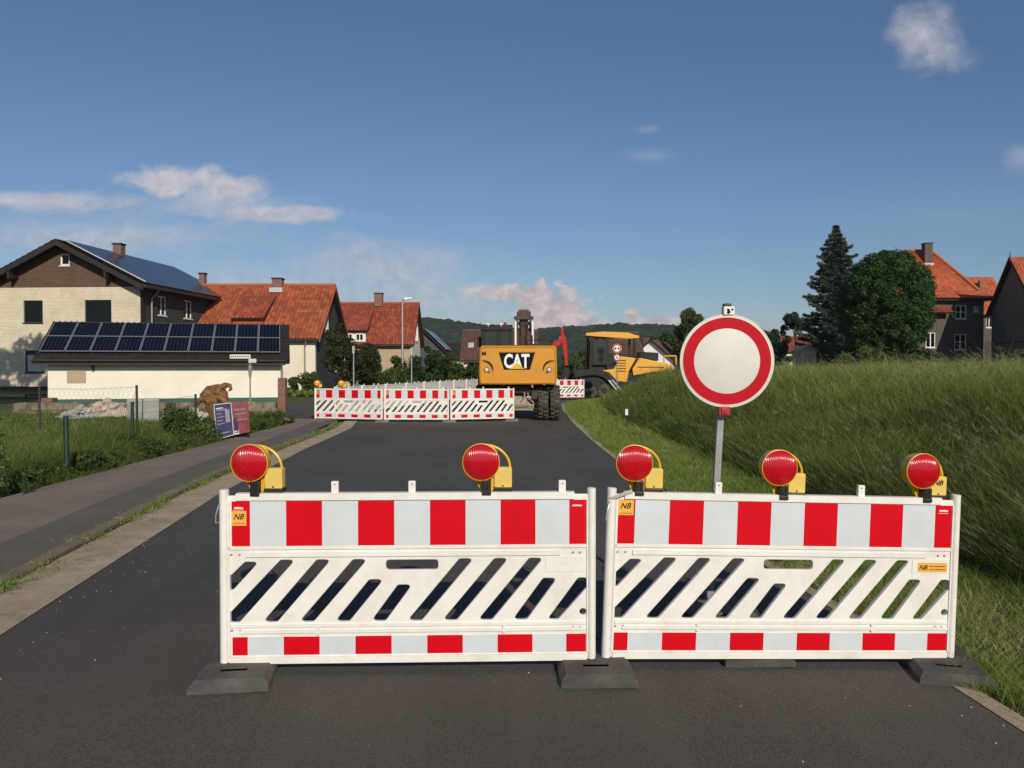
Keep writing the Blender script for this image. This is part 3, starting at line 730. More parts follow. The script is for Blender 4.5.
# ------------------------------------------------------------------ barriers
S_ = .00557
def bx(px): return (px - 408) * S_
def bz(py): return EYE - (py - 367) * S_
def slot(xb, xt, wpx, yb, yt, r=.024):
    return rpoly([(bx(xb), bz(yb)), (bx(xb + wpx), bz(yb)), (bx(xt), bz(yt)), (bx(xt - wpx), bz(yt))], r)
def make_barrier(lugs=(335, 411.5, 562), edges=(233.5, 251.5, 287, 322.5, 358, 394, 429.5, 465, 500, 535, 569, 586)):
    root = thing('road_barrier', 'x', 'barrier')
    yb, yt = 620.5, 558.2
    holes = [
        rpoly([(bx(230.5), bz(588)), (bx(234), bz(588)), (bx(259.5), bz(560)), (bx(246), bz(560)), (bx(230.5), bz(575))], .02),
        rpoly([(bx(230), bz(yb)), (bx(240), bz(yb)), (bx(295.5), bz(yt)), (bx(281), bz(yt)), (bx(230), bz(612))], .022),
        slot(263, 331, 14.2, yb, yt), slot(299, 367, 14.2, yb, yt),
        slot(334.5, 383, 14.2, yb, 578.5), slot(370.5, 411.5, 14.2, yb, 584),
        rpoly(rect(bx(385.5), bx(437.5), bz(569), bz(559)), .02),
        slot(406.5, 473, 14.2, yb, yt), slot(441.5, 508, 14.2, yb, yt), slot(477, 543, 14.2, yb, yt),
        slot(512, 557, 14.2, yb, 578.5),
        rpoly([(bx(547), bz(yb)), (bx(558), bz(yb)), (bx(587), bz(588)), (bx(587), bz(578.5)), (bx(578), bz(578.5))], .02),
        [(bx(583) + .019 * math.cos(a), bz(613) + .019 * math.sin(a)) for a in [k * math.pi / 8 for k in range(16)]],
    ]
    outer = [(bx(229), bz(661)), (bx(588.5), bz(661)), (bx(588.5), bz(494)), (bx(229), bz(494))]
    mb = MB()
    vs, fs = plate(outer, holes, .030, .005, 2); mb.add(vs, fs)
    fr = -.008
    mb.box(bx(238), bx(574), fr - .004, .038, bz(498.5), bz(491.5))                   # top beam
    mb.box(bx(230), bx(587), fr, .02, bz(547.5), bz(544.8)); mb.box(bx(248), bx(560), fr - .002, .02, bz(555), bz(550.5))
    mb.box(bx(232), bx(586), fr, .02, bz(625.5), bz(622.5)); mb.box(bx(240), bx(586), fr - .002, .02, bz(631.2), bz(628.2))
    mb.box(bx(231), bx(586.5), fr - .003, .036, bz(661.5), bz(654.5))                 # bottom bar
    mb.box(bx(229.5), bx(231.6), fr, .02, bz(654), bz(499)); mb.box(bx(586.6), bx(588), fr, .02, bz(654), bz(499))
    for px in (316.5, 502):
        mb.box(bx(px), bx(px + 3), fr - .004, .02, bz(633), bz(625))
    mb.box(bx(545), bx(586), -.004, .01, bz(572), bz(556.5))                           # sticker pad
    mb.build('panel', M_fence, root, bevel=.003)
    for px in (233, 241, 573, 580):
        for py in (552.5, 628.2):
            k = MB().cyl((bx(px), -.006, bz(py)), (bx(px), .002, bz(py)), .006, n=10); k.build('screw', M_galv, root)
    for (a, c, t, bt) in ((220.5, 230.2, 488, 664), (587, 596.3, 488, 660.5)):
        p_ = MB(); x0, x1 = bx(a), bx(c); xm, hw = (x0 + x1) / 2, (x1 - x0) / 2
        pol = [(xm + hw * .98 * math.cos(q), .014 + .032 * math.sin(q)) for q in [k * math.pi / 10 for k in range(20)]]
        p_.add([(x, y, z) for z in (bz(bt), bz(t)) for x, y in pol], [tuple(range(20))[::-1], tuple(range(20, 40))] + [(k, (k + 1) % 20, (k + 1) % 20 + 20, k + 20) for k in range(20)])
        p_.build('post', M_fence, root, bevel=.004, smooth=True)
    # reflective bands, one surface each with its stripes in it
    for (y0, y1, off) in ((544, 499.5, 0), (653, 635, -3)):
        m_ = MB()
        for i in range(11):
            a = edges[i] + (off if 0 < i < 11 else 0); c = edges[i + 1] + (off if 0 < i + 1 < 11 else 0)
            m_.box(bx(a), bx(c), -.0035, .0005, bz(y0), bz(y1), 0 if i % 2 == 0 else 1)
        m_.build('reflective_band', [M_red, M_whi], root, fixn=False)
    for px in lugs:
        l = MB(); x = bx(px); vs, fs = plate(rpoly(rect(x - .020, x + .020, bz(492), bz(480)), .006), [[(x + .004 * math.cos(a), bz(483.5) + .004 * math.sin(a)) for a in [k * math.pi / 5 for k in range(10)]]], .026, .003)
        l.add(vs, fs); l.build('lug', M_fence, root)
    hk = MB().tube([(bx(224), -.004, bz(500)), (bx(222), -.022, bz(503)), (bx(219.5), -.03, bz(512)), (bx(219), -.026, bz(520)), (bx(221), -.012, bz(520))], .004, 6)
    hk.build('hook', M_galv, root, smooth=True)
    return root
def nb_letters(mb, x, z, h, wd, y, mi=1):
    vs, fs = text('NB', h, .35, .0006, .018, wd); mb.add(vs, fs, mi, T((x, y, z)))
fence_a = make_barrier()
def small_bars(mb, x, z, n, wd, hh, y, mi, seed=3):
    r_ = random.Random(seed); cx = x
    for i in range(n):
        w_ = wd / n; mb.box(cx + w_ * .1, cx + w_ * .85, y, y + .0006, z, z + hh * r_.uniform(.6, 1), mi); cx += w_
mb = MB()   # orange company sticker with white marks above it
mb.box(bx(233.5), bx(248), -.0052, -.0036, bz(523.5), bz(509)); nb_letters(mb, bx(240.8), bz(514.5), .031, .058, -.0058)
small_bars(mb, bx(235), bz(521.5), 9, .068, .004, -.0058, 1)
small_bars(mb, bx(236), bz(507), 8, .05, .012, -.0042, 2, 5); small_bars(mb, bx(235), bz(508.3), 12, .06, .003, -.0042, 2, 9)
mb.build('sticker', [M_org, M_ink, M_wpaint], fence_a, fixn=False)
mb = MB(); small_bars(mb, bx(572), bz(506), 8, .055, .010, -.0042, 0, 5); mb.build('maker_mark', [M_wpaint], fence_a, fixn=False)
fence_a.location = (-.576, 4.60, -.004); fence_a.rotation_euler = (0, 0, R(1.9))
fence_b = make_barrier((335, 487), (231.5,) + tuple(231.5 + 17.7 + 35.4 * k for k in range(10)) + (586,))
mb = MB(); mb.box(bx(231.5), bx(247.5), -.0052, -.0036, bz(515), bz(499.8)); nb_letters(mb, bx(239.5), bz(505.5), .032, .062, -.0058)
small_bars(mb, bx(233), bz(513.5), 9, .072, .005, -.0058, 1); mb.build('sticker', [M_org, M_ink], fence_b, fixn=False)
mb = MB(); mb.box(bx(551), bx(583), -.0060, -.0041, bz(570), bz(560)); nb_letters(mb, bx(557), bz(565), .028, .052, -.0066)
small_bars(mb, bx(563.5), bz(564.4), 12, .10, .006, -.0066, 1, 2); small_bars(mb, bx(563.5), bz(567.5), 14, .10, .006, -.0066, 1, 4)
mb.build('sticker', [M_org, M_ink], fence_b, fixn=False)
mb = MB(); small_bars(mb, bx(572), bz(506), 8, .055, .012, -.0042, 0, 5); small_bars(mb, bx(571), bz(508), 12, .06, .004, -.0042, 0, 7); mb.build('maker_mark', [M_wpaint], fence_b, fixn=False)
arm = MB().box(bx(222), bx(243), -.012, .004, -.008, .006, 0, T((0, 0, 0)))
# steel latch lying across the post and top beam
lt = MB().prism([(bx(222), bz(497)), (bx(226), bz(499)), (bx(246), bz(491.5)), (bx(244), bz(488.5))], -.024, -.017); lt.build('latch', M_galv, fence_b, bevel=.001)
fence_b.rotation_euler = (0, R(1.95), R(5.6))
fence_b.scale = (1.012, 1, 1); fence_b.location = (1.556, 4.765, -.043)
tag(fence_a, 'big striped white barrier in front on the left, two red lamps on top', 'barrier', 'two barriers closing the road in front')
tag(fence_b, 'big striped white barrier in front on the right, three red lamps on top', 'barrier', 'two barriers closing the road in front')

# foot plates
def bool_cut(vs, fs, cut):
    me = bpy.data.meshes.new('t'); me.from_pydata(vs, [], fs); me.update()
    bm = bmesh.new(); bm.from_mesh(me); bmesh.ops.recalc_face_normals(bm, faces=bm.faces); bm.to_mesh(me); bm.free()
    ob = bpy.data.objects.new('t', me); cutters = []
    for (cvs, cfs) in cut:
        m2 = bpy.data.meshes.new('t2'); m2.from_pydata(cvs, [], cfs)
        bm = bmesh.new(); bm.from_mesh(m2); bmesh.ops.recalc_face_normals(bm, faces=bm.faces); bm.to_mesh(m2); bm.free()
        o2 = bpy.data.objects.new('t2', m2); COL.objects.link(o2); cutters.append(o2)
        md = ob.modifiers.new('b', 'BOOLEAN'); md.operation = 'DIFFERENCE'; md.object = o2; md.solver = 'EXACT'
    r_ = eval_mesh(ob)
    for o2 in cutters: bpy.data.objects.remove(o2)
    return r_
M_rubd = mat('dark_rubber', (.062, .058, .052), .85, var=.35, vscale=9, bump=.6, bscale=90, dirt=(.14, .12, .095), dscale=6, damt=.6)
def foot_plate(label, loc, rz, tilt=0, m=None):
    L, W, H = .40, .205, .060
    a = [(-W, -L), (W, -L), (W, L), (-W, L)]; ix, iy = W - .028, L - .045
    m_ = MB(); t = [(-ix, -iy), (ix, -iy), (ix, iy), (-ix, iy)]
    m_.add([(x, y, 0) for x, y in a] + [(x, y, .030) for x, y in a] + [(x, y, H) for x, y in t], [(0, 3, 2, 1)] + [(i, (i + 1) % 4, (i + 1) % 4 + 4, i + 4) for i in range(4)] + [(i + 4, (i + 1) % 4 + 4, (i + 1) % 4 + 8, i + 8) for i in range(4)])
    vs, fs = plate(rect(-ix + .001, ix - .001, -iy + .001, iy - .001), [rpoly(rect(-.072, .072, yc - .028, yc + .028), .01) for yc in (-.215, .215)], .010)
    m_.add([(x, z, H - y + .0015) for x, y, z in vs], fs)
    o = m_.build('foot_plate', m or M_rub, fixn=False)
    o.location = loc; o.rotation_euler = (0, R(tilt), rz)
    return tag(o, label, 'foot plate', 'rubber foot plates of the front barriers')
foot_plate('grey dusty rubber foot plate under the left end of the left front barrier', (-1.535, 4.68, .002), R(8))
foot_plate('dark rubber foot plate under the joint between the two front barriers', (.455, 4.76, -.002), R(1.5), 0, M_rubd)
foot_plate('rubber foot plate under the right end of the right front barrier beside the grass', (2.545, 4.95, -.073), R(-10), 2, M_rubd)

# warning lamps
def make_lamp():
    root = thing('warning_lamp', 'x', 'warning lamp')
    cx, cz = -.036, .178
    M0 = T((cx, 0, cz))
    h = MB().lathe([(.030, .085), (.070, .080), (.098, .060), (.105, .020), (.105, -.012), (.1075, -.020), (.1075, -.029), (.1040, -.030), (.1035, -.026), (.100, .010), (.060, .055), (.012, .060)], 48, M=M0)
    hb = h.build('housing', M_yel, root, smooth=True)
    l = MB().lathe([(.001, -.056), (.03, -.054), (.06, -.048), (.085, -.038), (.1025, -.0265), (.1025, -.0235), (.083, -.034), (.06, -.043), (.03, -.049), (.001, -.051)], 48, M=M0)
    l.build('lens', M_lens, root, smooth=True)
    r_ = MB().lathe([(.001, .035), (.025, .034), (.06, .020), (.085, .002), (.099, -.018), (.1, -.017), (.086, .006), (.06, .024), (.025, .038), (.001, .039)], 40, M=M0)
    r_.build('reflector', M_refl, root, smooth=True)
    bl = MB().cyl((cx, .02, cz), (cx, -.018, cz), .012, .009, 12); bl.build('bulb', M_lens, root, smooth=True)
    b_ = MB().prism(rpoly(rect(.038, .140, .027, .143), .008), .012, .075); b_.prism(rpoly(rect(.012, .04, .02, .14), .006), .03, .085)
    b_.build('battery_box', M_yel, root, bevel=.004)
    sc_ = MB().cyl((.088, .0095, .037), (.088, .013, .037), .005, n=10); sc_.build('screw', M_ink, root)
    bs = MB().box(.034, .144, .010, .078, .006, .0265); bs.build('box_base', M_blk, root, bevel=.004)
    hd = MB(); pts = [(.128 - .165 * (1 - math.cos(a)) * .93, .045, .140 + .132 * math.sin(a)) for a in [k * math.pi / 2 / 12 for k in range(13)]]
    hd.tube([(.128, .045, .12)] + pts, .0075, 8); hd.tube([(.04, .045, .14), (.052, .045, .19), (.045, .045, .235), (.02, .045, .262)], .007, 8)
    hd.build('handle', M_yel, root, smooth=True)
    st = MB().prism([(.016, .0), (.027, .0), (.029, .10), (.017, .10)], .01, .05)
    st.prism([(-.03, .0), (-.022, .0), (-.060, .085), (-.075, .085)], .02, .045)
    st.prism([(-.044, .012), (.034, .012), (.030, .105), (-.085, .105)], .020, .050); st.build('bracket', M_yel, root, bevel=.002)
    c = MB().box(-.031, .020, -.034, .045, -.004, .074); c.box(-.030, .022, -.038, .048, -.010, .012); c.box(-.022, -.012, -.040, .0, .02, .07); c.box(.0, .010, -.040, .0, .02, .07)
    c.build('clamp', M_blk, root, bevel=.003)
    return root
def on_barrier(f, px, zoff=0):
    bpy.context.view_layer.update(); return f.matrix_world @ Vector((bx(px), .012, bz(491.5) + zoff - .012))
lamp0 = make_lamp()
GL = 'red warning lamps on the front barriers'
specs = [(fence_a, 258, 'red warning lamp at the left end of the left front barrier', R(-2)),
         (fence_a, 487, 'red warning lamp with bright yellow box right of the middle of the left barrier', R(-1)),
         (fence_b, 253.5, 'red warning lamp on the right barrier beside the gap between the barriers', R(1)),
         (fence_b, 403.5, 'red warning lamp in the middle of the right front barrier, right of the round sign', R(3)),
         (fence_b, 558, 'red warning lamp at the right end of the barriers with black letters on its box', R(5))]
for i, (f, px, lab, rz) in enumerate(specs):
    dz_ = [.004, .004, 0, -.008, -.008][i]
    o = lamp0 if i == 0 else copy_tree(lamp0)
    o.location = on_barrier(f, px, .004 + dz_); o.scale = (.97, .97, .97); o.rotation_euler = (0, R([0, 0, 1, 2, 2][i]), rz); tag(o, lab, 'warning lamp', GL)
    if i in (0, 4):
        for c in children(o):
            if c.name.startswith('battery_box') and i == 0: c.data = c.data.copy(); c.data.materials[0] = M_yelp
    if i == 4:
        m_ = MB(); nb_letters(m_, .086, .105, .030, .062, .0095, 0); m_.build('box_lettering', [M_ink], o, fixn=False)
lamp_last = o

# round closed-road sign on its own pole
P0 = at(727, 361, 5.41)
sg = thing('traffic_sign', 'round no-entry-for-vehicles sign, white disc with red ring on a square pole behind the right barrier', 'traffic sign', (1.302, 5.45, th(1.3, 5.45)))
top = P0 - sg.location
pole_dir = Vector((at(724, 405, 5.45).x - at(719, 490, 5.45).x, 0, at(724, 405, 5.45).z - at(719, 490, 5.45).z)).normalized()
tilt = math.atan2(pole_dir.x, pole_dir.z)
Msg = T((top.x, top.y, top.z)) @ Ry(tilt * .35) @ Rz(R(-3))
d = MB().lathe([(.001, 0), (.296, 0), (.300, .003), (.300, .012), (.001, .012)], 96, M=Msg); d.build('sign_disc', M_sgnw, sg, smooth=True)
ringm = MB().lathe([(.213, -.0012), (.284, -.0012), (.284, -.0004), (.213, -.0004)], 96, M=Msg, closed=True); ringm.build('red_ring', M_sgnr, sg)
rim = MB().lathe([(.296, -.002), (.304, -.001), (.305, .012), (.298, .013)], 96, M=Msg, closed=True); rim.build('rim', M_sgnw, sg, smooth=True)
pm = MB(); hp = 2.10
Mp = Ry(tilt)
pm.box(-.022, .022, -.016, .022, .02, hp, 0, T((0, .03, 0)) @ Mp); pm.build('pole', M_dgalv, sg, bevel=.003)
cl = MB(); cl.box(-.036, .036, -.012, .05, -.030, .028, 0, T((top.x - .018, top.y - .005, top.z - .325)))
cl.box(-.022, .022, -.02, .0, -.02, .02, 0, T((top.x - .018, top.y - .008, top.z - .325))); cl.cyl((top.x - .018, top.y - .036, top.z - .325), (top.x - .018, top.y - .026, top.z - .325), .009, n=6)
cl.build('clamp', M_redm, sg, bevel=.004)
cl = MB(); cl.box(-.038, .034, -.014, .05, -.026, .030, 0, T((top.x + .012, top.y, top.z + .325))); cl.build('clamp', M_wfr, sg, bevel=.006)
m_ = MB(); m_.cyl((top.x + .006, top.y - .024, top.z + .318), (top.x + .006, top.y - .014, top.z + .318), .010, n=6); m_.cyl((top.x + .030, top.y - .020, top.z + .335), (top.x + .030, top.y - .014, top.z + .335), .007, n=6)
m_.box(top.x - .004, top.x + .012, top.y - .019, top.y - .014, top.z + .325, top.z + .338)
m_.build('bolt', M_ink, sg)
m_ = MB(); m_.box(-.026, .026, .0, .048, 0, .02, 0, T((top.x + .004, top.y, top.z + .355))); m_.build('pole_cap', M_grime, sg, bevel=.006)
fp = foot_plate('brown grey rubber foot plate carrying the round sign behind the right barrier', (1.40, 5.58, th(1.4, 5.5) + .064), R(4), 0, mat('dusty_rubber', (.17, .14, .11), .9, var=.3, vscale=7, bump=.5, bscale=80))
fp2 = foot_plate('lower dark foot plate under the round sign, its edge showing beneath the barrier', (1.42, 5.15, th(1.4, 5.1) + .002), R(2), 0, M_rubd); del fp2['group']
fp['group'] = 'x'; del fp['group']

# three striped barriers at the works and the white row behind them
GM = 'three striped barriers across the road at the works'
def copy_barrier(loc, rz, label, group, first):
    o = copy_tree(fence_a); o.location = loc; o.rotation_euler = (0, 0, rz); tag(o, label, 'barrier', group)
    for c in children(o):
        if c.name.startswith(('hook', 'maker_mark')): bpy.data.objects.remove(c)
    return o
YM = 26.0
for i, (pxa, pxb, ya, yb_, lab) in enumerate(((314, 382.5, 26.4, 25.7, 'leftmost of the three striped barriers across the road by the side street'),
                             (383.5, 449, 25.7, 25.65, 'middle one of the three striped barriers across the road'),
                             (450, 514.5, 25.7, 26.3, 'rightmost of the three striped barriers, beside the yellow excavator wheel'))):
    A, B = at(pxa, 400, ya), at(pxb, 400, yb_); c = (A + B) / 2
    o = copy_barrier((c.x, c.y, .012), math.atan2(B.y - A.y, B.x - A.x), lab, GM, False); o.scale = (math.hypot(B.x - A.x, B.y - A.y) / 2.10, 1, 1)
plA = at(383, 420, 25.7); 
GP = 'rubber foot plates of the far striped barriers'
def small_plate(x, y, lab):
    o = fp.copy(); COL.objects.link(o); o.location = (x, y, .001); o.rotation_euler = (0, 0, R(random.uniform(-6, 6))); tag(o, lab, 'foot plate', GP); return o
small_plate(at(383, 420, 25.7).x, 25.75, 'foot plate under the joint of the left and middle far striped barriers')
small_plate(at(449.5, 420, 25.7).x, 25.72, 'foot plate under the joint of the middle and right far striped barriers')
small_plate(at(512, 420, 26.2).x, 26.2, 'foot plate under the right end of the far striped barriers by the excavator')
GB = 'white barriers in a receding row behind the striped ones'
A0, B0 = Vector((-6.0, 28.0, 0)), Vector((-1.95, 46.5, 0))
nb_ = 8
for i in range(nb_):
    p, q = A0.lerp(B0, i / nb_), A0.lerp(B0, (i + .985) / nb_); c = (p + q) / 2
    o = copy_barrier((c.x, c.y, .010), math.atan2(q.y - p.y, q.x - p.x) + math.pi, 'white barrier of the receding row showing only its top over the striped barriers', GB, False)
    L_ = (q - p).length; o.scale = (L_ / 2.10, 1, 1)
c = at(565, 397, 44.6)
copy_barrier((c.x, 44.6, .01), R(4), 'small distant striped barrier between the excavator wheel and the road paver', 'striped barriers beside the paver', False)
c = at(527, 397, 44.6)
copy_barrier((c.x + .1, 44.5, .01), R(2), 'distant striped barrier half hidden behind the excavator undercarriage', 'striped barriers beside the paver', False)
# amber lamps on the far barriers
def amber_lamp(x, y, z, label):
    o = copy_tree(lamp0); o.location = (x, y, z); o.scale = (.86, .86, .86); o.rotation_euler = (0, 0, R(12)); tag(o, label, 'warning lamp', 'amber lamps on the far barriers')
    for ch in children(o):
        if ch.name.startswith(('lens', 'bulb')): ch.data = ch.data.copy(); ch.data.materials[0] = M_orl
        if ch.name.startswith('battery_box'): ch.data = ch.data.copy(); ch.data.materials[0] = M_yel
    return o
p = at(317, 388, 26.4); amber_lamp(p.x + .03, 26.42, 1.03, 'amber lamp on the left end of the far striped barriers')
p = at(342, 388, 26.2); amber_lamp(p.x, 26.2, 1.03, 'amber lamp on the far left barrier, right of the other amber lamp')

# ------------------------------------------------------------------ wheeled excavator
ex = thing('wheeled_excavator', 'big yellow wheeled excavator seen from behind with a black nameplate', 'excavator', (.19, 27.3, 0))
def prof_box(mb, prof_back, yb, yf, inset=0.0, mi=0): mb.prism(prof_back, yb, yf, mi)
cw = MB(); Y0 = -1.25
hw = 1.245
# counterweight: shaped shell with rounded shoulders, bellied rear
def cw_ring(y, k, zt, zb): return [(-hw * k * .975, y, zb), (-hw * k, y, zb + .22), (-hw * k * 1.0, y, zb + .5), (-hw * k * .985, y, zt - .10), (-hw * k * .93, y, zt), (hw * k * .93, y, zt), (hw * k * .985, y, zt - .10), (hw * k, y, zb + .5), (hw * k, y, zb + .22), (hw * k * .975, y, zb)]
rings = [cw_ring(Y0 + .02, .93, 2.30, 1.22), cw_ring(Y0, .955, 2.33, 1.19), cw_ring(Y0 + .05, .985, 2.37, 1.15), cw_ring(Y0 + .35, 1.0, 2.38, 1.14), cw_ring(Y0 + 1.1, 1.0, 2.38, 1.16)]
vs = [p for r_ in rings for p in r_]; n = 10
fs = [tuple(range(n)), tuple(range(4 * n, 5 * n))[::-1]] + [(i * n + k, i * n + (k + 1) % n, (i + 1) * n + (k + 1) % n, (i + 1) * n + k) for i in range(4) for k in range(n)]
cuts = []
m_ = MB().prism([(-.62 + .0, 2.17), (-.45, 1.60), (.38, 1.60), (.55, 2.17)][::-1], Y0 - .1, Y0 + .045); cuts.append((m_.v, m_.f))     # nameplate recess
for sx in (-1, 1):
    pol = [(sx * 1.12, 1.86), (sx * .93, 1.80), (sx * .80, 1.66), (sx * .78, 1.44), (sx * 1.12, 1.44)]
    m_ = MB().prism(pol if sx > 0 else pol[::-1], Y0 - .1, Y0 + .035); cuts.append((m_.v, m_.f))
m_ = MB().box(-1.6, 1.6, Y0 - .1, Y0 + .016, 1.385, 1.400); cuts.append((m_.v, m_.f))                        # lower lip crease
m_ = MB().box(-.70, .62, Y0 - .1, Y0 + .02, 2.235, 2.26); cuts.append((m_.v, m_.f))
v2, f2 = bool_cut(vs, fs, cuts)
c_ = MB(); c_.add(v2, f2); c_.build('counterweight', M_cat, ex, bevel=.012)
np_ = MB().prism([(-.60, 2.15), (-.44, 1.62), (.37, 1.62), (.53, 2.15)][::-1], Y0 + .025, Y0 + .04)
vs, fs = text('CAT', .46, 0, .01, .035, .80)
np_.add(vs, fs, 1, T((-.04, Y0 + .018, 1.885)))
np_.prism([(-.25, 1.64), (.19, 1.64), (-.03, 1.84)], Y0 + .004, Y0 + .012, 2)
np_.build('nameplate', [M_ink, M_wpaint, M_yel], ex)
for sx in (-1, 1):
    l = MB().cyl((sx * .985, Y0 - .005, 1.62), (sx * .985, Y0 + .06, 1.62), .062, n=20); lo_ = l.build('tail_lamp', M_chrome, ex, smooth=True)
    l = MB().cyl((sx * .985, Y0 + .005, 1.62), (sx * .985, Y0 + .05, 1.62), .082, n=20); l.build('bezel', M_ink, lo_)
    r_ = MB().cyl((sx * .90, Y0 + .015, 1.53), (sx * .90, Y0 + .05, 1.53), .03, n=12); r_.build('reflector', M_redx, ex)
m_ = MB(); 
vs, fs = text('M', .13, 0, .004, .03); m_.add(vs, fs, 0, T((-1.07, Y0 + .008, 2.12)))
m_.build('model_letter', [M_ink], ex)
for sx in (-1, 1):  # black arcs drawn along the dark edge of the shallow lamp recesses
    ar = MB().tube([(sx * 1.13, Y0 + .012, 1.90), (sx * 1.0, Y0 + .008, 1.885), (sx * .89, Y0 + .006, 1.83), (sx * .815, Y0 + .006, 1.73), (sx * .785, Y0 + .008, 1.58)], [.010, .026, .030, .026, .008], 8); ar.build('recess_arc', M_dark, ex, smooth=True)
# upper structure behind the counterweight
u_ = MB().prismx([(-.15, 1.2), (2.3, 1.2), (2.3, 2.0), (1.4, 2.1), (1.3, 2.34), (-.15, 2.36)], .28, 1.2); u_.prismx([(-.15, 1.2), (1.0, 1.2), (1.0, 2.34), (-.15, 2.36)], -1.2, .28)
u_.box(-1.2, 1.2, 1.0, 2.6, 1.14, 1.38); u_.build('upper_body', M_cat, ex, bevel=.03)
ho = MB().box(.25, 1.12, -.1, .9, 2.36, 2.46); ho.box(.42, .5, .2, .28, 2.4, 2.75); ho.box(-.25, .25, -.6, .3, 2.37, 2.41); ho.build('engine_hood', M_dark, ex, bevel=.02)
rl_ = MB()
for a, c in (((.3, -.6, 2.38), (.3, -.6, 2.56)), ((1.1, -.6, 2.38), (1.1, -.6, 2.56)), ((.3, -.6, 2.56), (1.1, -.6, 2.56)), ((1.1, -.6, 2.56), (1.1, .9, 2.56)), ((1.1, .9, 2.56), (1.1, .9, 2.38))): rl_.tube([a, c], .012, 6)
rl_.build('handrail', M_dark, ex)
cab = MB()   # cab shell as posts and roof round real panes
cx0, cx1, cy0, cy1, cz0, cz1 = -1.20, -.20, .45, 2.3, 1.38, 3.06
cab.box(cx0, cx1, cy0, cy1, cz0, 2.30); cab.box(cx0 - .03, cx1 + .03, cy0 - .05, cy1 + .05, 2.92, cz1 + .05)
for x, y in ((cx0, cy0), (cx1 - .07, cy0), (cx0, cy1 - .07), (cx1 - .07, cy1 - .07), (-.66, cy0)): cab.box(x - .02, x + .09, y - .01, y + .07, 2.28, 2.93)
cab.build('cab', M_dark, ex, bevel=.015)
g_ = MB().box(cx0 + .03, cx1 - .03, cy0 + .03, cy0 + .04, 2.28, 2.93); g_.box(cx0 + .02, cx0 + .03, cy0 + .05, cy1 - .05, 2.28, 2.93); g_.box(cx1 - .03, cx1 - .02, cy0 + .05, cy1 - .05, 2.28, 2.93); g_.build('cab_glass', M_tglass, ex)
st = MB().box(-.85, -.45, 1.0, 1.15, 2.1, 2.75); st.build('seat', M_dark, ex, bevel=.05)
mr = MB().box(-1.36, -1.22, .75, .80, 2.38, 2.72); mr.tube([(-1.14, .8, 2.65), (-1.28, .78, 2.62)], .015, 6); mr.build('mirror', M_dark, ex, bevel=.02)
for x in (-.98, -.55):
    l = MB().cyl((x, cy0 - .10, 3.13), (x, cy0 - .02, 3.13), .045, n=14); l.box(x - .01, x + .01, cy0 - .06, cy0, 3.04, 3.10); l.build('work_lamp', M_chrome, ex)
bc = MB().cyl((-.42, 1.0, 3.1), (-.42, 1.0, 3.22), .05, n=12); bc.build('beacon', M_redx, ex, smooth=True)
# boom, folded upright in front of the machine
bm_ = MB()
for (y0, z0, y1, z1, hw_, d0, d1) in ((1.5, 1.7, 2.3, 3.3, .12, .22, .20), (2.3, 3.3, 3.1, 3.85, .16, .24, .16), (3.1, 3.85, 4.0, 1.6, .13, .2, .14)):
    a, c = Vector((0, y0, z0)), Vector((0, y1, z1)); dd = (c - a).normalized(); nn = Vector((0, -dd.z, dd.y))
    vs = []
    for p, d_ in ((a, d0), (c, d1)):
        for sx, sn in ((-1, -1), (1, -1), (1, 1), (-1, 1)): vs.append(p + Vector((sx * hw_ + .23, 0, 0)) + nn * sn * d_)
    bm_.add(vs, [(0, 3, 2, 1), (4, 5, 6, 7), (0, 1, 5, 4), (1, 2, 6, 5), (2, 3, 7, 6), (3, 0, 4, 7)])
o = bm_.build('boom', M_grime, ex, bevel=.02); o.scale = (1, 1, .85); o.location = (0, 0, .36)
lk = MB()
for sx in (-1, 1):
    lk.box(.23 + sx * .24 - .035, .23 + sx * .24 + .035, 2.05, 2.5, 3.05, 3.62)
lk.box(-.08, .54, 2.1, 2.35, 3.55, 3.70); lk.box(-.02, .48, 2.2, 2.5, 3.68, 3.90); lk.box(.05, .41, 2.25, 2.4, 3.88, 3.98); lk.cyl((-.12, 2.25, 3.40), (.58, 2.25, 3.40), .07, n=12); lk.cyl((-.12, 2.3, 3.62), (.58, 2.3, 3.62), .05, n=12)
lk.cyl((-.06, 2.2, 3.15), (.52, 2.2, 3.15), .045, n=10)
for sx in (-.1, .06): lk.tube([(.23 + sx, 1.5, 2.4), (.23 + sx * 1.6, 1.85, 3.0), (.23 + sx, 2.15, 3.5)], .022, 6)
o = lk.build('boom_linkage', M_grime, ex, bevel=.01); o.scale = (1, 1, .85); o.location = (0, 0, .36)
for sx in (-1, 1):
    c1 = MB().cyl((.23 + sx * .30, 1.2, 2.2), (.23 + sx * .30, 1.95, 3.45), .042, n=12); h_ = c1.build('boom_cylinder', M_wfr, ex, smooth=True); h_.scale = (1, 1, .85); h_.location = (0, 0, .36)
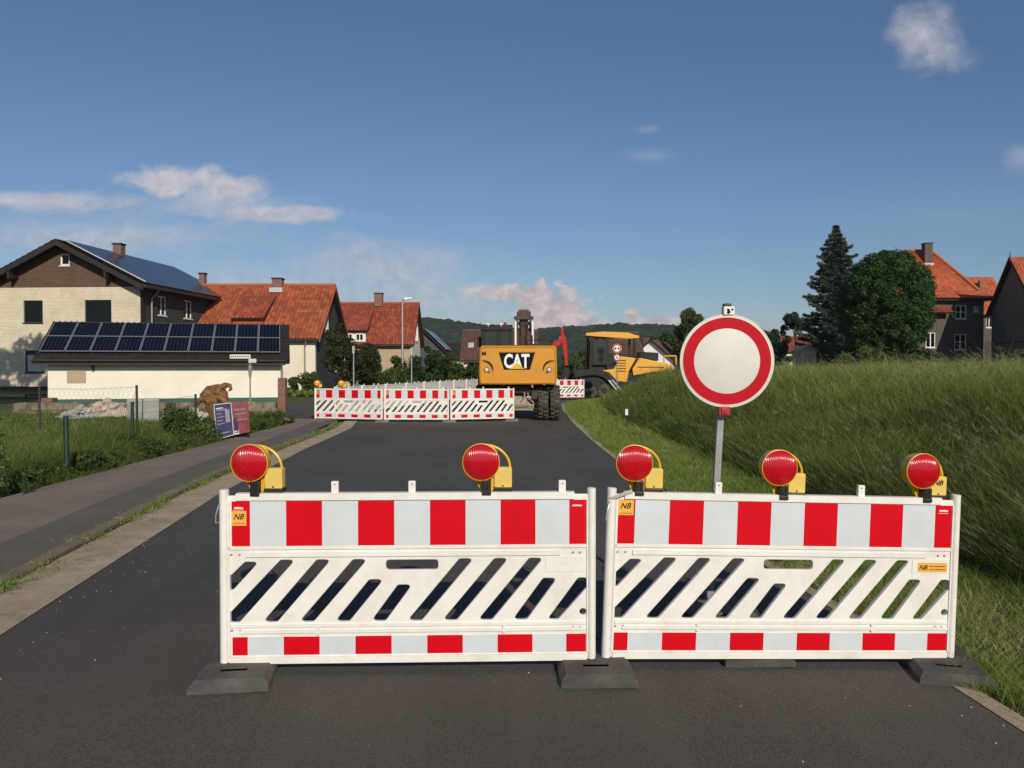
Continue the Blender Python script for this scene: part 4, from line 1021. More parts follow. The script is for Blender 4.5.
# undercarriage
ch = MB().prismx([(-.55, .75), (3.2, .75), (3.2, 1.12), (-.55, 1.12)], -.45, .45); 
ch.box(-.6, .62, -.75, .5, .86, 1.02); ch.box(.42, .66, -.82, -.5, .66, .98); ch.box(-.66, -.3, -.82, -.45, .62, .98)
ch.cyl((0, 1.3, 1.1), (0, 1.3, 1.16), .6, n=24); ch.build('chassis', M_grime, ex, bevel=.03)
ax = MB().box(-.30, .50, -.62, -.3, .44, .66); ax.cyl((-1.0, -.42, .56), (1.0, -.42, .56), .12, n=16); ax.cyl((-.28, -.42, .56), (.28, -.42, .56), .24, n=20); ax.tube([(.3, -.7, .9), (.36, -.75, .7), (.5, -.7, .55)], .03, 8); ax.tube([(.2, -.7, .95), (.22, -.78, .75), (.1, -.7, .6)], .025, 8); ax.box(-.12, .5, -.55, -.42, .30, .52); ax.cyl((.1, -.5, .62), (.1, -.3, .62), .2, n=18)
ax.box(.32, .52, -.58, -.5, .38, .7); ax.box(-.25, -.1, -.52, -.4, .5, .8); ax.build('rear_axle', M_chas, ex, bevel=.02)
fd = MB().box(-1.15, -.55, -.2, .45, 1.02, 1.10); fd.box(.5, 1.25, -.2, .45, 1.04, 1.10); fd.tube([(.55, -.35, 1.05), (.85, -.4, .92), (1.2, -.3, 1.05)], .02, 6); fd.build('fender', M_dark, ex, bevel=.01)
bld = MB().box(-1.15, .45, -.70, -.62, .35, .80); 
def make_wheel():
    prof = []; r0 = .545
    t_ = MB(); N = 44
    vs = []; pr = [(.30, -.15), (.44, -.165), (.50, -.150), (.505, -.06), (.505, .06), (.50, .150), (.44, .165), (.30, .15)]
    t_.lathe([(r_, x_) for r_, x_ in pr], 44, closed=True, M=Rz(R(90)))
    for k in range(22):                                         # chunky tread lugs
        a = 2 * math.pi * k / 22
        for s_, da in ((-1, 0), (1, math.pi / 22)):
            Mx = Matrix.Rotation(a + da, 4, 'X')
            t_.box(min(s_ * .02, s_ * .155), max(s_ * .02, s_ * .155), -.032, .032, .485, r0, 0, Mx @ Matrix.Rotation(s_ * .12, 4, 'Z'))
    return t_
wh = make_wheel(); rim_ = MB().lathe([(.05, -.05), (.26, -.04), (.30, -.13), (.31, -.13), (.31, .13), (.30, .13), (.26, .04), (.05, .05)], 28, M=Rz(R(90)))
first = None
for (x, y) in ((.80, -.42), (1.185, -.42), (-.80, -.42), (-1.185, -.42), (.78, 2.7), (1.165, 2.7), (-.78, 2.7), (-1.165, 2.7)):
    if first is None:
        wo_ = wh.build('wheel', M_tyre, ex, bevel=.008); r2 = rim_.build('rim', M_cat, wo_, smooth=True); first = wo_
    else:
        wo_ = first.copy(); COL.objects.link(wo_); r2_ = r2.copy(); COL.objects.link(r2_); r2_.parent = wo_; wo_.parent = ex
    wo_.location = (x, y, .55); wo_.scale = (1, 1.04, 1.04)

# red excavator further back
rx_ = thing('red_excavator', 'red excavator arm reaching up behind the yellow excavator', 'excavator', (.9, 49, 0))
def beam(mb, pts, w_, ds, mi=0):
    for i in range(len(pts) - 1):
        a, c = Vector(pts[i]), Vector(pts[i + 1]); dd = (c - a).normalized(); side = Vector((0, 1, 0)); nn = dd.cross(side).normalized(); vs = []
        for p, d_ in ((a, ds[i]), (c, ds[i + 1])):
            for sx, sn in ((-1, -1), (1, -1), (1, 1), (-1, 1)): vs.append(p + side * sx * w_ + nn * sn * d_)
        mb.add(vs, [(0, 3, 2, 1), (4, 5, 6, 7), (0, 1, 5, 4), (1, 2, 6, 5), (2, 3, 7, 6), (3, 0, 4, 7)], mi)
def rp(px, py): q = at(px, py, 49); return (q.x - .9, 0, q.z)
m_ = MB(); beam(m_, [rp(530, 372), rp(548, 350), rp(560, 341.5), rp(565, 337)], .13, [.24, .19, .17, .12]); m_.build('boom', M_redx, rx_, bevel=.03)
m_ = MB(); beam(m_, [rp(562, 333), rp(564.5, 344), rp(566.5, 366)], .11, [.11, .15, .08]); m_.build('stick', M_redx, rx_, bevel=.03)
m_ = MB(); m_.box(rp(560.5, 330)[0], rp(563.5, 330)[0], -.12, .12, rp(0, 333)[2], rp(0, 328)[2]); m_.build('cylinder_bracket', M_redx, rx_, bevel=.03)
m_ = MB().tube([rp(556, 346), rp(562, 333.5)], .05, 8); m_.build('stick_cylinder', M_galv, rx_)
bp = [rp(563, 367), rp(569, 368), rp(571, 377), rp(567, 383), rp(560, 381)]
m_ = MB().prism([(p[0], p[2]) for p in bp][::-1], -.4, .4); m_.build('bucket', M_dark, rx_, bevel=.04)
m_ = MB().box(-1.2, 1.2, -.9, 1.6, .95, 1.9); m_.box(-1.1, .0, .2, 1.5, 1.9, 2.35); m_.build('body', M_redx, rx_, bevel=.08)
for sx in (-1, 1):
    m_ = MB().prismx(rpoly(rect(-1.7, 1.7, 0, .85), .4, 6), sx * 1.0 - .25, sx * 1.0 + .25); m_.build('track', M_dark, rx_, bevel=.03)
m_ = MB().cyl((0, .3, .8), (0, .3, .97), .6, n=20); m_.build('turntable', M_dark, rx_)

# ------------------------------------------------------------------ road paver
PY = 48.0
pv = thing('road_paver', 'yellow and black road paver with a flat canopy roof beside the tall grass', 'road paver', (6.0, PY, 0))
def pp(px, py): q = at(px, py, PY); return (q.x - 6.0, q.z)
def poly(*pts): return [pp(*p) for p in pts][::-1]
m_ = MB().prism(poly((584, 334), (600, 332.6), (625, 333.5), (633, 336), (636, 336.5), (636, 339), (625, 339.5), (600, 337.8), (584, 336.5)), -1.25, 1.25); m_.build('canopy', M_pav, pv, bevel=.03)
m_ = MB().prism(poly((584, 333.2), (600, 331.9), (625, 332.6), (631, 334), (600, 332.8), (584, 334)), -1.2, 1.2); m_.build('canopy_edge', M_tileb, pv)
for px, pz in ((589.5, 366), (605.5, 366), (632, 358)):
    for yy_ in (-1.15, 1.1):
        a, c = pp(px, pz), pp(px, 338); m_ = MB().box(a[0] - .06, a[0] + .06, yy_, yy_ + .1, a[1] - .3, c[1] + .02); m_.build('canopy_post', M_dark, pv)
for yy_ in (-1.12, 1.12):
    a, c = pp(591, 365), pp(604.5, 340); m_ = MB().box(a[0], c[0], yy_ - .01, yy_ + .01, a[1], c[1]); m_.build('cab_pane', M_glass if yy_ > 0 else M_tglass, pv)
m_ = MB().prism(poly((590, 354), (598, 352), (603, 357), (611, 358), (614, 364), (612, 372), (590, 372)), -.9, .9); m_.build('operator_seat', M_dark, pv, bevel=.05)
m_ = MB(); a = pp(600, 360); m_.tube([(a[0], -.2, a[1]), (a[0] + .25, -.2, a[1] + .5)], .03, 6); m_.tube([(a[0] + .25 + .2 * math.cos(t), -.2 + .2 * math.sin(t), a[1] + .5) for t in [k * math.pi / 6 for k in range(13)]], .02, 6); m_.build('steering_wheel', M_dark, pv)
m_ = MB().prism(poly((597, 370.5), (611, 369), (618, 356.5), (626, 357.5), (633, 358.5), (626, 371), (624, 382), (612, 381), (604, 374)), -1.25, 1.25); m_.build('engine_body', M_pav, pv, bevel=.05)
for k in range(5):
    a, c = pp(613 + k * .5, 371 - k * 2.6), pp(623, 370 - k * 2.6); m_ = MB().box(a[0], c[0], -1.275, -1.252, a[1] - .02, a[1] + .02); m_.build('louvre', M_dark, pv)
m_ = MB().prism(poly((629, 369), (636, 358), (662, 363.5), (668, 365), (668, 370.5), (650, 372), (630, 375.5)), -1.28, 1.28); m_.build('hopper', M_pav, pv, bevel=.04)
m_ = MB(); a = pp(634, 367); c = pp(660, 368.5); m_.box(a[0], c[0], -1.30, -1.285, a[1] - .03, a[1] + .015); m_.build('hopper_lettering', M_dark, pv)
m_ = MB().prism(poly((639, 352), (656, 353), (656, 361), (638, 360)), -.8, .9); m_.box(pp(643, 0)[0], pp(644, 0)[0], -.83, -.80, pp(0, 358)[1], pp(0, 353)[1]); m_.build('engine_cowl', M_dark, pv, bevel=.03)
m_ = MB().prism(poly((572, 372), (580, 369.5), (596, 369), (606, 372), (615, 381), (616, 386), (608, 384), (600, 377), (592, 375), (582, 376), (572, 378)), -1.4, 1.4); m_.build('screed_guard', M_dark, pv, bevel=.03)
m_ = MB().prism(poly((578, 378), (592, 377), (600, 379), (606, 385), (606, 393), (600, 395), (584, 395), (578, 390)), -1.3, 1.3); m_.build('screed', M_dark, pv, bevel=.03)
for px, py, rr_ in ((590, 389.5, .28), (602, 390, .36), (614, 389, .34), (628, 388, .34), (640, 388, .34), (652, 388, .34)):
    a = pp(px, py); m_ = MB().cyl((a[0], -1.34, rr_ + .03), (a[0], -1.0, rr_ + .03), rr_, n=24); wq = m_.build('roller', M_tyre, pv, bevel=.02)
    m_ = MB().cyl((a[0], -1.36, rr_ + .03), (a[0], -1.33, rr_ + .03), rr_ * .45, n=18); m_.build('hub', M_dark, wq)
m_ = MB().prismx(rpoly(rect(-1.15, 1.15, .05, 1.42), .1), pp(606, 0)[0], pp(662, 0)[0]); m_.build('track_frame', M_dark, pv)
m_ = MB(); a, c = pp(605, 380), pp(613.5, 390.5); dx, dz = c[0] - a[0], c[1] - a[1]
m_.prism([(a[0], a[1]), (a[0] + .10, a[1] + .03), (c[0] + .10, c[1] + .03), (c[0], c[1])][::-1], -1.5, -1.45); m_.prism([(a[0] + .2, a[1] + .04), (a[0] + .28, a[1] + .05), (c[0] + .28, c[1] + .05), (c[0] + .2, c[1] + .04)][::-1], -1.5, -1.45)
m_.build('access_ladder', M_galv, pv)
m_ = MB(); a = pp(632, 357); m_.tube([(a[0], -.9, a[1] - .2), (a[0], -.9, a[1] + 1.1), (a[0] + .02, -.9, a[1] + 1.3)], .06, 8); m_.build('exhaust', M_dark, pv)
m_ = MB(); a, c = pp(664, 356), pp(676, 356); m_.tube([(a[0], 0, a[1] - .6), (a[0], 0, a[1]), (c[0], 0, c[1])], .05, 6); m_.tube([(c[0], 0, c[1]), (c[0], .0, c[1] - .5)], .05, 6); m_.build('guide_bar', M_pav, pv)
# driverless: dark crew gear on the platform
for i in range(3):
    a = pp(607 + i * 3, 362 - i); m_ = MB().box(a[0] - .1, a[0] + .1, -1.0, -.8, a[1] - .2, a[1] + .15); m_.build('control_box', M_dark, pv, bevel=.02)

# small double sign in front of the paver
ds = thing('traffic_sign', 'small pole with two round red-ringed signs in front of the road paver', 'traffic sign', (at(617, 390, 43).x, 43, th(at(617, 390, 43).x, 43)))
for py, rad in ((348.5, .235), (357.5, .17)):
    q = at(617, py, 43) - ds.location; M0 = T((q.x, -.04, q.z))
    dd_ = MB().lathe([(.001, 0), (rad, 0), (rad, .01), (.001, .01)], 32, M=M0).build('sign_disc', M_wpaint, ds)
    MB().lathe([(rad * .72, -.003), (rad * .96, -.003), (rad * .96, -.001), (rad * .72, -.001)], 32, M=M0, closed=True).build('red_ring', M_sgnr, dd_)
    k = MB()
    if rad > .2:
        for sx in (-.35, .35): k.box(q.x + sx * rad - .045, q.x + sx * rad + .045, -.045, -.042, q.z - .05, q.z + .05)
    else: k.box(q.x - .03, q.x + .03, -.045, -.042, q.z - .07, q.z + .07)
    k.build('symbol', M_ink, dd_)
q = at(617, 345, 43); MB().tube([(0, 0, -.1), (0, 0, q.z - ds.location.z)], .03, 8).build('pole', M_dgalv, ds)
mk = thing('marker_stake', 'thin stake with a small white head in the mown verge', 'stake', (at(626.5, 421, 24).x, 24, th(at(626.5, 421, 24).x, 24)))
MB().tube([(0, 0, -.05), (0, 0, .40)], .018, 6).build('stake', M_dkfr, mk); MB().box(-.042, .042, -.03, .03, .38, .56).build('head', M_wfr, mk, bevel=.01)

# ------------------------------------------------------------------ houses
def tiled_roof(name, m, parent, p00, p10, p11, p01, tw=.24, tl=.34, amp=.028, lift=.035, sub=4, M=None):
    """curved tiles laid on the quad p00 (eave left) p10 (eave right) p11 (ridge right) p01 (ridge left)"""
    p00, p10, p11, p01 = map(Vector, (p00, p10, p11, p01))
    W = max((p10 - p00).length, (p11 - p01).length); L = max((p01 - p00).length, (p11 - p10).length)
    nc, nr = max(2, int(W / tw)), max(2, int(L / tl)); nrm = (p10 - p00).cross(p01 - p00).normalized()
    if nrm.z < 0: nrm = -nrm
    xs = nc * sub + 1; vs = []; uv = []; fs = []
    for r_ in range(nr):
        for (vv, li) in ((r_ / nr, lift), ((r_ + .97) / nr, 0.0)):
            for k in range(xs):
                u_ = k / (xs - 1)
                p = p00.lerp(p10, u_).lerp(p01.lerp(p11, u_), vv)
                h = amp * math.cos(2 * math.pi * (k / sub)) + li
                vs.append(p + nrm * h); uv.append((k / sub + .12, r_ + (vv * nr - r_) * .98))
    for r_ in range(nr):
        a = r_ * 2 * xs; c = a + xs
        for k in range(xs - 1): fs.append((a + k, a + k + 1, c + k + 1, c + k))
        if r_ < nr - 1:
            d_ = c + xs
            for k in range(xs - 1): fs.append((c + k, c + k + 1, d_ + k + 1, d_ + k))
    # closing board under the tiles
    mb = MB(); mb.add(vs, fs, 0, M)
    o0 = len(mb.v); th_ = nrm * -.14; bo = nrm * -.035
    cor = [p00, p10, p11, p01]
    mb.add([c + bo for c in cor] + [c + th_ for c in cor], [(0, 1, 2, 3), (7, 6, 5, 4), (0, 4, 5, 1), (1, 5, 6, 2), (2, 6, 7, 3), (3, 7, 4, 0)], 1, M)
    uv += [(0, 0)] * 8
    return mb.build(name, [m, M_dwood], parent, uvs=uv, fixn=False)
def window(parent, c, w_, h_, face='-y', frame=M_wfr, bars=(1, 0), pane=M_glass, curtain=0.0, depth=.12, fw=.06, M=None, name='window'):
    """frame and pane sitting back in a real opening; c = centre on the wall plane"""
    B = T(c) @ ({'-y': Matrix.Identity(4), '+x': Rz(R(90)), '-x': Rz(R(-90))}[face]); 
    if M is not None: B = M @ B
    x, z = w_ / 2, h_ / 2; mb = MB()
    for a in ((-x, x, -z, -z + fw), (-x, x, z - fw, z), (-x, -x + fw, -z + fw, z - fw), (x - fw, x, -z + fw, z - fw)): mb.box(a[0], a[1], depth - .05, depth, a[2], a[3], 0, B)
    for i in range(bars[0]):
        q = -x + (i + 1) * w_ / (bars[0] + 1); mb.box(q - fw * .5, q + fw * .5, depth - .055, depth, -z + fw, z - fw, 0, B)
    for i in range(bars[1]):
        q = -z + (i + 1) * h_ / (bars[1] + 1); mb.box(-x + fw, x - fw, depth - .052, depth, q - fw * .35, q + fw * .35, 0, B)
    o = mb.build(name, frame, parent)
    MB().box(-x, x, depth, depth + .02, -z, z, 0, B).build('pane', pane, o)
    MB().box(-x - .04, x + .04, -.05, depth - .05, -z - .05, -z, 0, B).build('sill', frame, o)
    if curtain > 0: MB().box(-x + fw, x - fw, depth - .012, depth - .004, -z + fw, -z + fw + curtain * h_, 0, B).build('curtain', M_curt, o)
    return o
def chimney(parent, x, y, z0, z1, w_, m=None, cap=True, M=None, d_=None):
    d_ = d_ or w_; o = MB().box(x - w_ / 2, x + w_ / 2, y - d_ / 2, y + d_ / 2, z0, z1, 0, M).build('chimney', m or M_rbrick, parent)
    if cap: MB().box(x - w_ / 2 - .05, x + w_ / 2 + .05, y - d_ / 2 - .05, y + d_ / 2 + .05, z1, z1 + .08, 0, M).build('chimney_cap', M_dwood, o)
    return o
def hole(c, w_, h_): return rect(c[0] - w_ / 2, c[0] + w_ / 2, c[1] - h_ / 2, c[1] + h_ / 2)

# --- large house with brown gable (left)
HY0 = 45.0
h1 = thing('solar_house', 'large cream brick house with brown gable and blue solar roof', 'house', (at(59, 400, 44.3).x, HY0, 0), R(-4.5))
def L1(px, py, dy=0): q = at(px, py, HY0); return ((q.x - h1.location.x) , q.z)
apex = L1(59, 237); er = (4.95, L1(143, 286)[1]); hwid = 4.28
Lh = 11.5; zi = L1(0, 287)[1]
k30 = (apex[1] - er[1]) / (er[0] - apex[0]); zr = apex[1] - .38; ze = zr - k30 * hwid
wA = (L1(31.5, 311.5), 1.10, 1.22); wB = (L1(99.5, 312), 1.50, 1.28); wC = (L1(33, 361.5), 1.08, 1.2); wD = (L1(34, 401), 1.2, .72); wE = (L1(65, 259.5), .55, .66)
wl = MB()
vs, fs = plate([(-hwid, -.6), (hwid, -.6), (hwid, zi), (-hwid, zi)], [hole(*wA), hole(*wB), hole(*wC), hole(wD[0], wD[1], wD[2])], .3); wl.add(vs, fs, 0)
vs, fs = plate([(-hwid, zi + .001), (hwid, zi + .001), (hwid, ze), (0, zr), (-hwid, ze)], [hole(*wE)], .3); wl.add(vs, fs, 1, T((0, -.03, 0)))
wl.box(-hwid, hwid, Lh - .3, Lh, -.6, ze, 0)
vs, fs = plate([(-hwid, ze), (hwid, ze), (0, zr)], [], .3); wl.add(vs, fs, 1, T((0, Lh - .3, 0)))
# right side wall, slate hung, with three openings
side_w = [(2.3, 5.15, 1.0, 1.1), (5.4, 5.15, 1.1, 1.1), (8.6, 5.15, 1.0, 1.1)]
vs, fs = plate([(.31, -.6), (Lh - .31, -.6), (Lh - .31, ze), (.31, ze)], [hole((a, c), w_, h_) for a, c, w_, h_ in side_w], .28)
wl.add(vs, fs, 2, T((hwid, 0, 0)) @ Rz(R(90)))
wl.box(-hwid, -hwid + .28, .31, Lh - .31, -.6, ze, 0)
wl.build('wall', [M_cbrick, M_shing, M_bslate], h1, fixn=False)
MB().box(hwid - .02, hwid + .045, -.04, .33, -.6, ze - .1).build('corner_board', M_dwood, h1)
window(h1, (wA[0][0], 0, wA[0][1]), wA[1], wA[2], frame=M_dkfr, bars=(0, 0)); window(h1, (wB[0][0], 0, wB[0][1]), wB[1], wB[2], frame=M_dkfr, bars=(0, 0))
window(h1, (wC[0][0], 0, wC[0][1]), wC[1], wC[2], frame=M_dkfr, bars=(0, 0), curtain=.75); window(h1, (wD[0][0], 0, wD[0][1]), wD[1], wD[2], frame=M_dkfr, bars=(0, 0), curtain=.8)
window(h1, (wE[0][0], -.03, wE[0][1]), wE[1], wE[2], bars=(0, 0), fw=.09)
for a, c, w_, h_ in side_w: window(h1, (hwid, a, c), w_, h_, face='+x', frame=M_wfr, bars=(1, 0), curtain=.0)
# roof: two slopes with broad overhang
ov = .75; ov2 = .52; zv = zr + .16
for sx in (-1, 1):
    e = (hwid + ov2) * sx; zz = zv - k30 * (hwid + ov2)
    P_ = [(e, -ov, zz), (e, Lh + .4, zz), (0, Lh + .4, zv), (0, -ov, zv)] if sx > 0 else [(e, Lh + .4, zz), (e, -ov, zz), (0, -ov, zv), (0, Lh + .4, zv)]
    tiled_roof('roof', M_tiled, h1, *P_)
    bgd = MB().prism([(0, zv - .02), (sx * (hwid + ov2 + .02), zv - .02 - k30 * (hwid + ov2 + .02)), (sx * (hwid + ov2 + .02), zv - .32 - k30 * (hwid + ov2 + .02)), (0, zv - .32)][::-sx], -ov - .05, -ov + .01); bgd.build('barge_board', M_dwood, h1)
    br = MB(); q = sx * 2.7; zq = zv - .3 - k30 * 2.7; br.prism([(q - .08, zq), (q + .08, zq), (q + .05, zq - .42), (q - .05, zq - .42)][::-1], -ov, -.03); br.box(q - .1, q + .1, -ov + .2, -.03, zq - .35, zq - .2); br.build('purlin_end', M_dwood, h1)
gt = MB().cyl((hwid + ov2 + .06, -ov, zv - k30 * (hwid + ov2) - .1), (hwid + ov2 + .06, Lh + .4, zv - k30 * (hwid + ov2) - .1), .08, n=10); gt.build('gutter', M_grime, h1)
zz = zv - k30 * (hwid + ov2)
MB().tube([(hwid + ov2, .9, zz - .1), (hwid + ov2 - .05, .9, zz - .3), (hwid + .12, .9, zz - .65), (hwid + .12, .9, 0)], .05, 8).build('downpipe', M_gut, h1)
# blue modules on the right slope
sl = Vector((1, 0, -k30)).normalized(); nn = Vector((k30, 0, 1)).normalized()
def module(parent, o_, ux, vy, w_, h_, nn, m, fr=M_alu, M=None):
    """o_: lower-left corner, ux, vy unit vectors"""
    o_, ux, vy = Vector(o_), Vector(ux), Vector(vy); mb = MB(); t_ = .035; f_ = .028
    a = [o_, o_ + ux * w_, o_ + ux * w_ + vy * h_, o_ + vy * h_]
    mb.add([p for p in a] + [p + nn * t_ for p in a], [(0, 3, 2, 1), (4, 5, 6, 7), (0, 1, 5, 4), (1, 2, 6, 5), (2, 3, 7, 6), (3, 0, 4, 7)], 0, M)
    i_ = [o_ + ux * f_ + vy * f_, o_ + ux * (w_ - f_) + vy * f_, o_ + ux * (w_ - f_) + vy * (h_ - f_), o_ + ux * f_ + vy * (h_ - f_)]
    mb.add([p + nn * (t_ + .004) for p in i_], [(0, 1, 2, 3)], 1, M)
    uv = [(0, 0)] * 8 + [(0, 0), (1, 0), (1, 1), (0, 1)]
    return mb.build('solar_panel', [fr, m], parent, uvs=uv, fixn=False)
start = Vector((0, 0, zv)) + sl * .18 + nn * .10
for r_ in range(3):
    for c_i in range(12):
        o_ = start + sl * (1.72 * (r_ + 1) - .02) + Vector((0, -ov + .25 + c_i * 1.02, 0)); module(h1, o_, (0, 1, 0), -sl, 1.0, 1.68, nn, M_pvb)
MB().tube([Vector((0, -ov + .12, zv)) + sl * .1 + nn * .16, Vector((0, -ov + .12, zv)) + sl * 5.4 + nn * .16], .035, 6).build('edge_rail', M_lead, h1)
chimney(h1, .45, 4.6, zr - .6, zr + .62, .5)
chimney(h1, 2.9, 10.4, 6.2, 7.85, .36, d_=.4)
MB().box(-hwid - .6, -.2, -1.2, -.02, L1(0, 388)[1] - .06, L1(0, 388)[1] + .08).build('porch_slab', M_dwood, h1)

# --- garage with two rows of modules
g0 = at(48, 400, 35.8)
ga = thing('garage', 'low cream garage with a dark roof carrying two rows of solar panels', 'garage', (g0.x, 35.8, 0), R(15.5))
GW = 9.75; GE = 2.14; GH = 3.72; GD = 3.0
kk = (GH - GE) / GD
wl = MB(); 
vs, fs = plate([(0, -.5), (GW, -.5), (GW, GE - .05), (0, GE - .05)], [], .25); wl.add(vs, fs, 0); wl.box(0, .25, .25, 6, -.5, GE); wl.box(GW - .25, GW, .25, 6, -.5, GE); wl.box(0, GW, 5.75, 6, -.5, GE)
for x in (0.05, GW - .3):
    wl.add([(x, 0.02, GE - .06), (x, 6, GE - .06), (x, 3, GH - .1), (x + .25, 0.02, GE - .06), (x + .25, 6, GE - .06), (x + .25, 3, GH - .1)], [(0, 1, 2), (3, 5, 4), (0, 3, 4, 1), (1, 4, 5, 2), (2, 5, 3, 0)], 0)
wl.build('wall', M_garw, ga, fixn=False)
MB().box(-.01, GW + .01, -.03, .0, -.1, .30).build('plinth_band', M_greenp, ga)
tiled_roof('roof', M_tiled, ga, (-.45, -.5, GE - kk * .5 + .1), (GW + .34, -.5, GE - kk * .5 + .1), (GW + .34, GD, GH + .1), (-.45, GD, GH + .1))
tiled_roof('roof', M_tiled, ga, (GW + .34, 6.5, GE - kk * .5 + .1), (-.45, 6.5, GE - kk * .5 + .1), (-.45, GD, GH + .1), (GW + .34, GD, GH + .1))
MB().cyl((-.5, -.56, GE - .16), (GW + .16, -.56, GE - .16), .06, n=10).build('gutter', M_dwood, ga)
MB().box(-.47, GW + .14, -.49, -.46, GE - .36, GE - .16).build('fascia', M_dwood, ga)
sl = Vector((0, 1, kk)).normalized(); nn = Vector((0, -kk, 1)).normalized()
for r_ in range(2):
    for c_i in range(10):
        o_ = Vector((-.32 + c_i * 1.0, -.5, GE - kk * .5 + .1)) + sl * (.62 + r_ * 1.50) + nn * .12; module(ga, o_, (1, 0, 0), sl, .975, 1.47, nn, M_pv)
MB().box(.75, 1.5, -.025, -.001, 1.0, 1.55).build('wall_plaque', M_tan, ga)
MB().box(1.75, 1.84, -.14, -.01, 1.55, 1.77).build('wall_lamp', M_dkfr, ga)
MB().tube([(GW - .1, -.5, GE - .2), (GW - .02, -.2, GE - .5), (GW - .02, -.07, -.2)], .05, 8).build('downpipe', M_gut, ga)

# --- house with orange roof
def simple_house(name, label, loc, x0, x1, D, zw, zr_, zb, rmat, wmat, gmat, holes=(), gover=.35, eover=.35, rz=0):
    root = thing(name, label, 'house', loc, rz); wl = MB()
    vs, fs = plate([(x0, zb), (x1, zb), (x1, zw), (x0, zw)], [hole((a, c), w_, h_) for a, c, w_, h_ in holes], .3); wl.add(vs, fs, 0)
    wl.box(x0, x1, D - .3, D, zb, zw, 0)
    for x, s_ in ((x0, -1), (x1, 1)):
        pl = [(.3, zb), (D - .3, zb), (D - .3, zw)]; a = x - .3 if s_ > 0 else x
        wl.prismx([(.3, zb), (D - .3, zb), (D - .3, zw + .3 * (zr_ - zw) / (D / 2) - .1), (D / 2, zr_ - .1), (.3, zw + .3 * (zr_ - zw) / (D / 2) - .1)], a, a + .3, 1)
    wl.build('wall', [wmat, gmat], root, fixn=True)
    kq = (zr_ - zw) / (D / 2); ze_ = zw - kq * eover + .12; rg = zr_ + .12
    tiled_roof('roof', rmat, root, (x0 - gover, -eover, ze_), (x1 + gover, -eover, ze_), (x1 + gover, D / 2, rg), (x0 - gover, D / 2, rg))
    tiled_roof('roof', rmat, root, (x1 + gover, D + eover, ze_), (x0 - gover, D + eover, ze_), (x0 - gover, D / 2, rg), (x1 + gover, D / 2, rg))
    MB().cyl((x0 - gover, D / 2, rg + .03), (x1 + gover, D / 2, rg + .03), .12, n=8).build('ridge_tiles', rmat, root)
    MB().cyl((x0 - gover, -eover - .06, ze_ - .08), (x1 + gover, -eover - .06, ze_ - .08), .07, n=8).build('gutter', M_grime, root)
    root['kq'] = kq; return root, kq, ze_, rg
hB, kq, ze_, rg = simple_house('orange_roof_house', 'cream house with a big orange tiled roof behind the garage', (-11.95, 50.4, 0), -9.3, 0, 8.6, 3.55, 6.92, -.3, M_tile, M_cream, M_bslate)
del hB['kq']
for sx in (1,):
    MB().prismx([(-.42, ze_ - .2), (-.42, ze_), (4.3, rg), (9.0, ze_), (9.0, ze_ - .2), (4.3, rg - .2)], .34, .40).build('barge_board', M_tile, hB)
chimney(hB, at(279, 290, 54.7).x + 11.95, 4.1, 6.6, at(279, 279.5, 54.6).z, .62)
MB().box(at(279, 290, 54.7).x + 11.95 - .42, at(279, 290, 54.7).x + 11.95 + .42, 3.5, 3.75, 6.55, 6.85).build('flashing', M_lead, hB)
dm = MB()   # shed dormer: raised patch of roof on a low tiled front
d0 = at(231, 318, 51.2).x + 11.95; d1 = at(264, 318, 51.2).x + 11.95
zf = 3.55 + kq * 1.1
MB().box(d0 + .1, d1 - .1, .95, 1.1, zf - .3, zf + .32).build('dormer_front', M_tile2, hB)
tiled_roof('dormer_roof', M_tile2, hB, (d0, .75, zf + .28), (d1, .75, zf + .28), (d1 + .1, 3.2, 3.55 + kq * 3.2 + .22), (d0 + .1, 3.2, 3.55 + kq * 3.2 + .22))
MB().tube([(-.45, -.42, ze_ - .1), (-.6, -.1, ze_ - .5), (-.6, -.08, 0)], .05, 8).build('downpipe', M_gut, hB)
window(hB, (0.03, 2.9, 4.6), .9, 1.2, face='+x', bars=(1, 0), depth=-.0)
window(hB, (0.03, 5.4, 2.0), .9, 1.2, face='+x', bars=(1, 0), depth=-.0)

# --- second red roof
hC, kq, ze_, rg = simple_house('red_roof_house', 'tan house with a dark red tiled roof and white dormer windows', (-8.0, 65.3, .2), -7.6, 0, 7.2, 3.45, 6.62, -.3, M_tile2, M_tan, M_cream)
del hC['kq']
chimney(hC, at(379, 295, 68.9).x + 8.0, 3.5, 6.5, at(379, 296.5, 68.9).z, .66)
d0 = at(346, 330, 66.3).x + 8; d1 = at(368, 330, 66.3).x + 8; zf = at(346, 337.5, 65.2).z - .2
MB().box(d0, d1, -.12, 2.6, zf - .45, zf + .52).build('dormer', M_wfr, hC)
for xx in ((d0 + .45), (d1 - .45)): window(hC, (xx, -.15, zf + .02), .62, .6, frame=M_wfr, bars=(1, 0), depth=.0, fw=.08)
tiled_roof('dormer_roof', M_tile2, hC, (d0 - .2, -.4, zf + .52), (d1 + .2, -.4, zf + .52), (d1 + .2, 2.7, 3.45 + kq * 2.7 + .3), (d0 - .2, 2.7, 3.45 + kq * 2.7 + .3))
for yy_, zz_ in ((2.6, 4.3), (4.4, 4.3)): window(hC, (.02, yy_, zz_), .8, 1.3, face='+x', bars=(1, 0), depth=0)
MB().box(.01, .06, 1.9, 2.15, 3.65, 4.95).build('shutter', M_wfr, hC); MB().box(.01, .06, 3.4, 3.65, 3.65, 4.95).build('shutter', M_wfr, hC)

